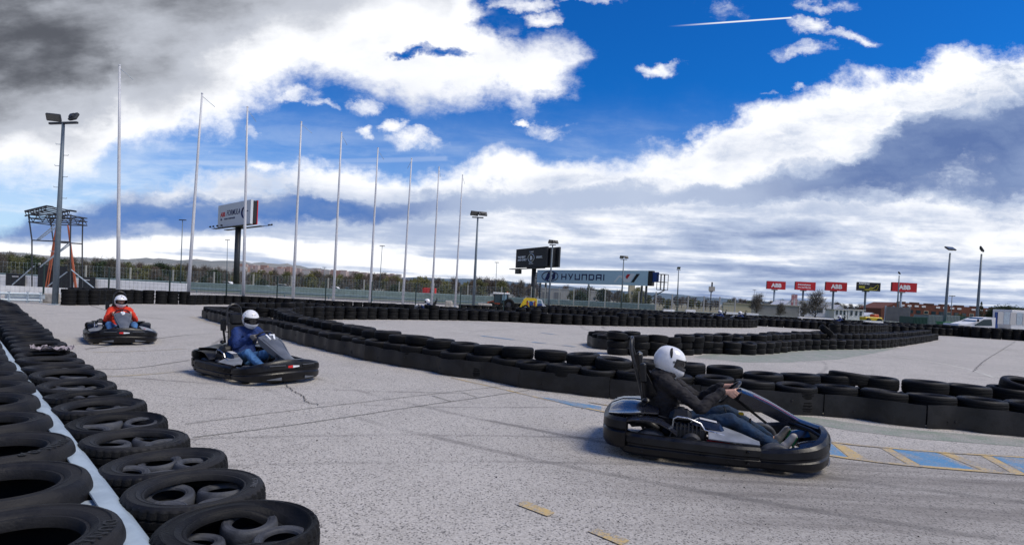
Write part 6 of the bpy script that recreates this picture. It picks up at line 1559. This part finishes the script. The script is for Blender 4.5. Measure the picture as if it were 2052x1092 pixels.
def make_driver(label, top, legs, hands, style, yaw=0.0, hpitch=0.12, lean=0.0, voxel=.008, shoe='shoe', arms=1.0):
    root = empty('person', label=label, cat='person', group='kart drivers')
    V = Vector; ln = V((lean, 0, 0)); hc = V((-.32, 0, .965)) + ln * 1.5
    face = lambda x, y, z: Matrix.Translation(hc) @ Euler((0, hpitch, yaw)).to_matrix().to_4x4() @ V((x, y, z))
    caps = [((-.46, -.06, .27), .13, (-.46, .06, .27), .13), ((-.47, -.05, .30), .13, (-.50, -.06, .52), .125), ((-.47, .05, .30), .13, (-.50, .06, .52), .125),
            (V((-.49, -.09, .56)), .125, V((-.41, -.10, .70)) + ln, .10), (V((-.49, .09, .56)), .125, V((-.41, .10, .70)) + ln, .10), (V((-.40, -.15, .745)) + ln, .065, V((-.40, .15, .745)) + ln, .065),
            (V((-.40, 0, .74)) + ln, .062, hc - V((.02, 0, .09)), .056), (face(-.02, 0, -.01), .088, face(-.02, 0, .045), .092), (face(.03, 0, -.04), .070, face(.045, 0, -.075), .045), (face(.085, 0, -.005), .012, face(.105, 0, -.03), .016)]
    for s in (-1, 1): caps.append((face(-.01, s * .086, -.02), .016, face(-.012, s * .09, .015), .018))
    sleeves, trousers = [], []
    shoes = []
    tint = hands
    for s in (-1, 1):
        ang = R(8) if s < 0 else R(14); rp = WC + W1 * s * WR * math.cos(ang) + W2 * WR * math.sin(ang); tang = (W2 * math.cos(ang) - W1 * s * math.sin(ang)).normalized(); outd = W1 * s
        sh = V((-.395, s * .185, .735)) + ln; el = V((-.155, s * .295, .515)); wr = rp + WN * .035 + outd * .018 - V((.075, 0, .005)); palm = rp + WN * .026 + outd * .012
        caps += [(sh, .062, el, .044), (el, .043, wr, .029), (wr, .026, palm - tang * .012, .024), (wr, .026, palm + tang * .018, .024), (palm - tang * .030, .017, palm + tang * .032, .018)]
        fr = .0088 if hands == 'skin' else .0115
        for k, (o, l) in enumerate(((-.036, .85), (-.012, 1.0), (.012, 1.05), (.034, .95))):
            b = palm + tang * o + outd * .012; k1 = rp + tang * o + outd * (.030 * l) + WN * .010; k2 = rp + tang * o + outd * .022 * l - WN * .022 * l; k3 = rp + tang * (o * .95) - outd * .008 - WN * .027 * l
            caps += [(b, fr * 1.15, k1, fr * 1.05), (k1, fr * 1.05, k2, fr), (k2, fr, k3, fr * .85)]
        t0 = palm + tang * .03 - outd * .005; t1 = rp + tang * .045 + WN * .024 - outd * .012; t2 = rp + tang * .068 + WN * .014 - outd * .020
        caps += [(t0, fr * 1.5, t1, fr * 1.2), (t1, fr * 1.2, t2, fr)]
        wc = wr - (palm - wr).normalized() * .012
        sleeves += [(sh, .082, el, .064), (el, .064, wc, .042), (sh + V((0, -s * .05, .0)), .085, sh, .078)]
        hip = V((-.40, s * .095, .25)); kn = V((.115, s * .255, .415)); an = V((.545, s * .185, .175)); heel = V((.585, s * .18, .125)); toe = V((.665, s * .18, .285))
        caps += [(hip, .085, kn, .058), (kn, .056, an, .038), (heel, .034, toe, .028)]
        trousers += [(hip, .105, kn, .074), (kn, .073, an - V((.035, 0, -.015)), .056)]
        shoes.append([(heel - V((.01, 0, 0)), .042, heel + V((.02, 0, .07)), .043), (heel + V((.015, 0, .05)), .040, toe + V((.012, 0, .015)), .034)])
    eyes = [face(.075, s * .034, .012) for s in (-1, 1)]; mouth = face(.088, 0, -.062)
    wrists = []
    def mf(c):
        if any((c - e).length < .013 for e in eyes): return 1
        if (c - mouth).length < .020 and abs((c - mouth).z) < .008: return 2
        if hands != 'skin' and c.x > -.02 and c.z > .5 and (c - WC).length < .32: return 3
        return 0
    body = flesh('body', caps, voxel, [M_['skin'], M_['eye'], M_['lip'], M_[hands]], root, 3, matfn=mf)
    torso = [((-.46, -.07, .30), .150, (-.50, -.07, .52), .145), ((-.46, .07, .30), .150, (-.50, .07, .52), .145), (V((-.49, -.09, .54)), .145, V((-.41, -.09, .69)) + ln, .125), (V((-.49, .09, .54)), .145, V((-.41, .09, .69)) + ln, .125),
             (V((-.40, -.13, .74)) + ln, .085, V((-.40, .13, .74)) + ln, .085), (V((-.385, 0, .76)) + ln, .085, V((-.355, 0, .82)) + ln, .070)]
    if style == 1: torso += [(V((-.49, -.10, .80)) + ln, .055, V((-.49, .10, .80)) + ln, .055), (V((-.45, -.11, .83)) + ln, .035, V((-.33, -.10, .80)) + ln, .03), (V((-.45, .11, .83)) + ln, .035, V((-.33, .10, .80)) + ln, .03)]
    flesh('jacket', torso + sleeves, .011, [M_[top]], root, 4, .013, 15.0)
    flesh('trousers', trousers + [((-.42, -.07, .26), .150, (-.42, .07, .26), .150)], .011, [M_[legs]], root, 4, .010, 16.0)
    for sc in shoes: flesh('shoe', sc, .009, [M_[shoe]], root, 3)
    make_helmet(root, hc, yaw, hpitch, style)
    return root
def place(o, x, y, h, k=1.05): o.location = (x, y, 0); o.rotation_euler = (0, 0, h); o.scale = (k, 1.0, 1.0)
K1 = make_kart('dark go-kart nearest the camera, driven by the person in charcoal', 'gloss_dark', None, 'gloss_dark', R(6))
D1 = make_driver('kart driver in charcoal sweatshirt and dark jeans with angular white helmet', 'charcoal', 'denim', 'skin', 1, R(0), R(20), -.095, .0065)
place(K1, 2.23, 6.20, R(-16), 1.12); place(D1, 2.26, 6.19, R(-16), 1.10)
K2 = make_kart('black go-kart with grey nose fairing numbered 17, driven by the person in blue', 'silver_panel', '17', 'black_plastic', R(-8))
D2 = make_driver('kart driver in navy blue top, gloves and round white helmet with dark visor', 'navy', 'denim_light', 'glove', 2, R(-8), R(14), .03, .010, 'shoe')
place(K2, -4.26, 9.72, R(-36)); place(D2, -4.26, 9.72, R(-36))
K3 = make_kart('black go-kart farthest left with numbered grey fairing, driven by the person in orange', 'silver_panel', '9', 'black_plastic', R(8))
D3 = make_driver('kart driver in bright orange top and blue jeans with open white helmet', 'orange', 'denim_light', 'skin', 3, R(10), R(10), -.06, .010)
place(K3, -9.44, 13.9, R(-52)); place(D3, -9.44, 13.9, R(-52))
# far karts half hidden by the stacks: copies of a whole kart and its driver
def far_kart(px, py, Y, h, lab, dlab, src=(K2, D2), z=0.0):
    v = at(px, py, Y)
    for s, l in zip(src, (lab, dlab)):
        c = copy_tree(s); c.location = (v.x, Y, z); c.rotation_euler.z = h; c['label'] = l
far_kart(846, 610, 33.2, R(196), 'far go-kart behind the infield stacks below the eighth flagpole', 'white helmeted driver seen above the infield stacks below the eighth flagpole')
far_kart(1436, 628, 51, R(178), 'distant go-kart among the far barriers in front of the cream wall, left one', 'distant driver with white helmet before the cream wall, left of the pair')
far_kart(1477, 630, 49, R(190), 'distant go-kart at the right end of the infield stacks, right of the pair', 'distant driver with white helmet at the right end of the infield stacks')
far_kart(1676, 640, 57, R(175), 'distant go-kart on the far lane below the white site cabins', 'distant driver with white helmet below the white site cabins')
mb = MB(); r6 = random.Random(9)
for k in range(170):
    y = 2.4 + 9 * r6.random() ** 1.6; x = r6.uniform(-.35, 1.05) * y * .9 - .3; s_ = r6.uniform(.003, .008)
    M = Matrix.Translation((x, y, s_ * .4)) @ Euler((r6.uniform(0, 3), r6.uniform(0, 3), r6.uniform(0, 3))).to_matrix().to_4x4() @ Matrix.Diagonal((s_ * r6.uniform(.8, 2.2), s_, s_ * .7, 1))
    n = mb.add([M @ Vector(v) for v in ((1, 0, 0), (-1, 0, 0), (0, 1, 0), (0, -1, 0), (0, 0, 1), (0, 0, -1))])
    for f in ((0, 2, 4), (2, 1, 4), (1, 3, 4), (3, 0, 4), (2, 0, 5), (1, 2, 5), (3, 1, 5), (0, 3, 5)): mb.face(*(n + i for i in f))
mb.build('rubber_crumbs', M_['belt'], fix=False, label='dark rubber crumbs and grit scattered over the asphalt', cat='crumbs', kind='stuff')
# crumpled cloth lying on a rail-side tyre
p = G(104, 703, .61); mb = MB(); r5 = random.Random(5); n = 16
for i in range(n + 1):
    for j in range(9):
        u_, w_ = i / n - .5, j / 8 - .5; mb.V.append((u_ * .46 + r5.uniform(-.012, .012), w_ * .26 + .06 * math.sin(u_ * 9), .02 + .045 * abs(mnoise.noise(Vector((u_ * 7, w_ * 9, 1)))) * 2 + r5.uniform(0, .02)))
for i in range(n):
    for j in range(8): mb.face(i * 9 + j, (i + 1) * 9 + j, (i + 1) * 9 + j + 1, i * 9 + j + 1)
M_['cloth'] = pbr('crumpled cloth', (.42, .36, .38), .9, col2=(.17, .15, .155), scale=26)
o = mb.build('cloth', M_['cloth'], fix=False, label='crumpled pale grey cloth lying on the rail-side tyres', cat='cloth'); o.location = (p.x, p.y, .60)
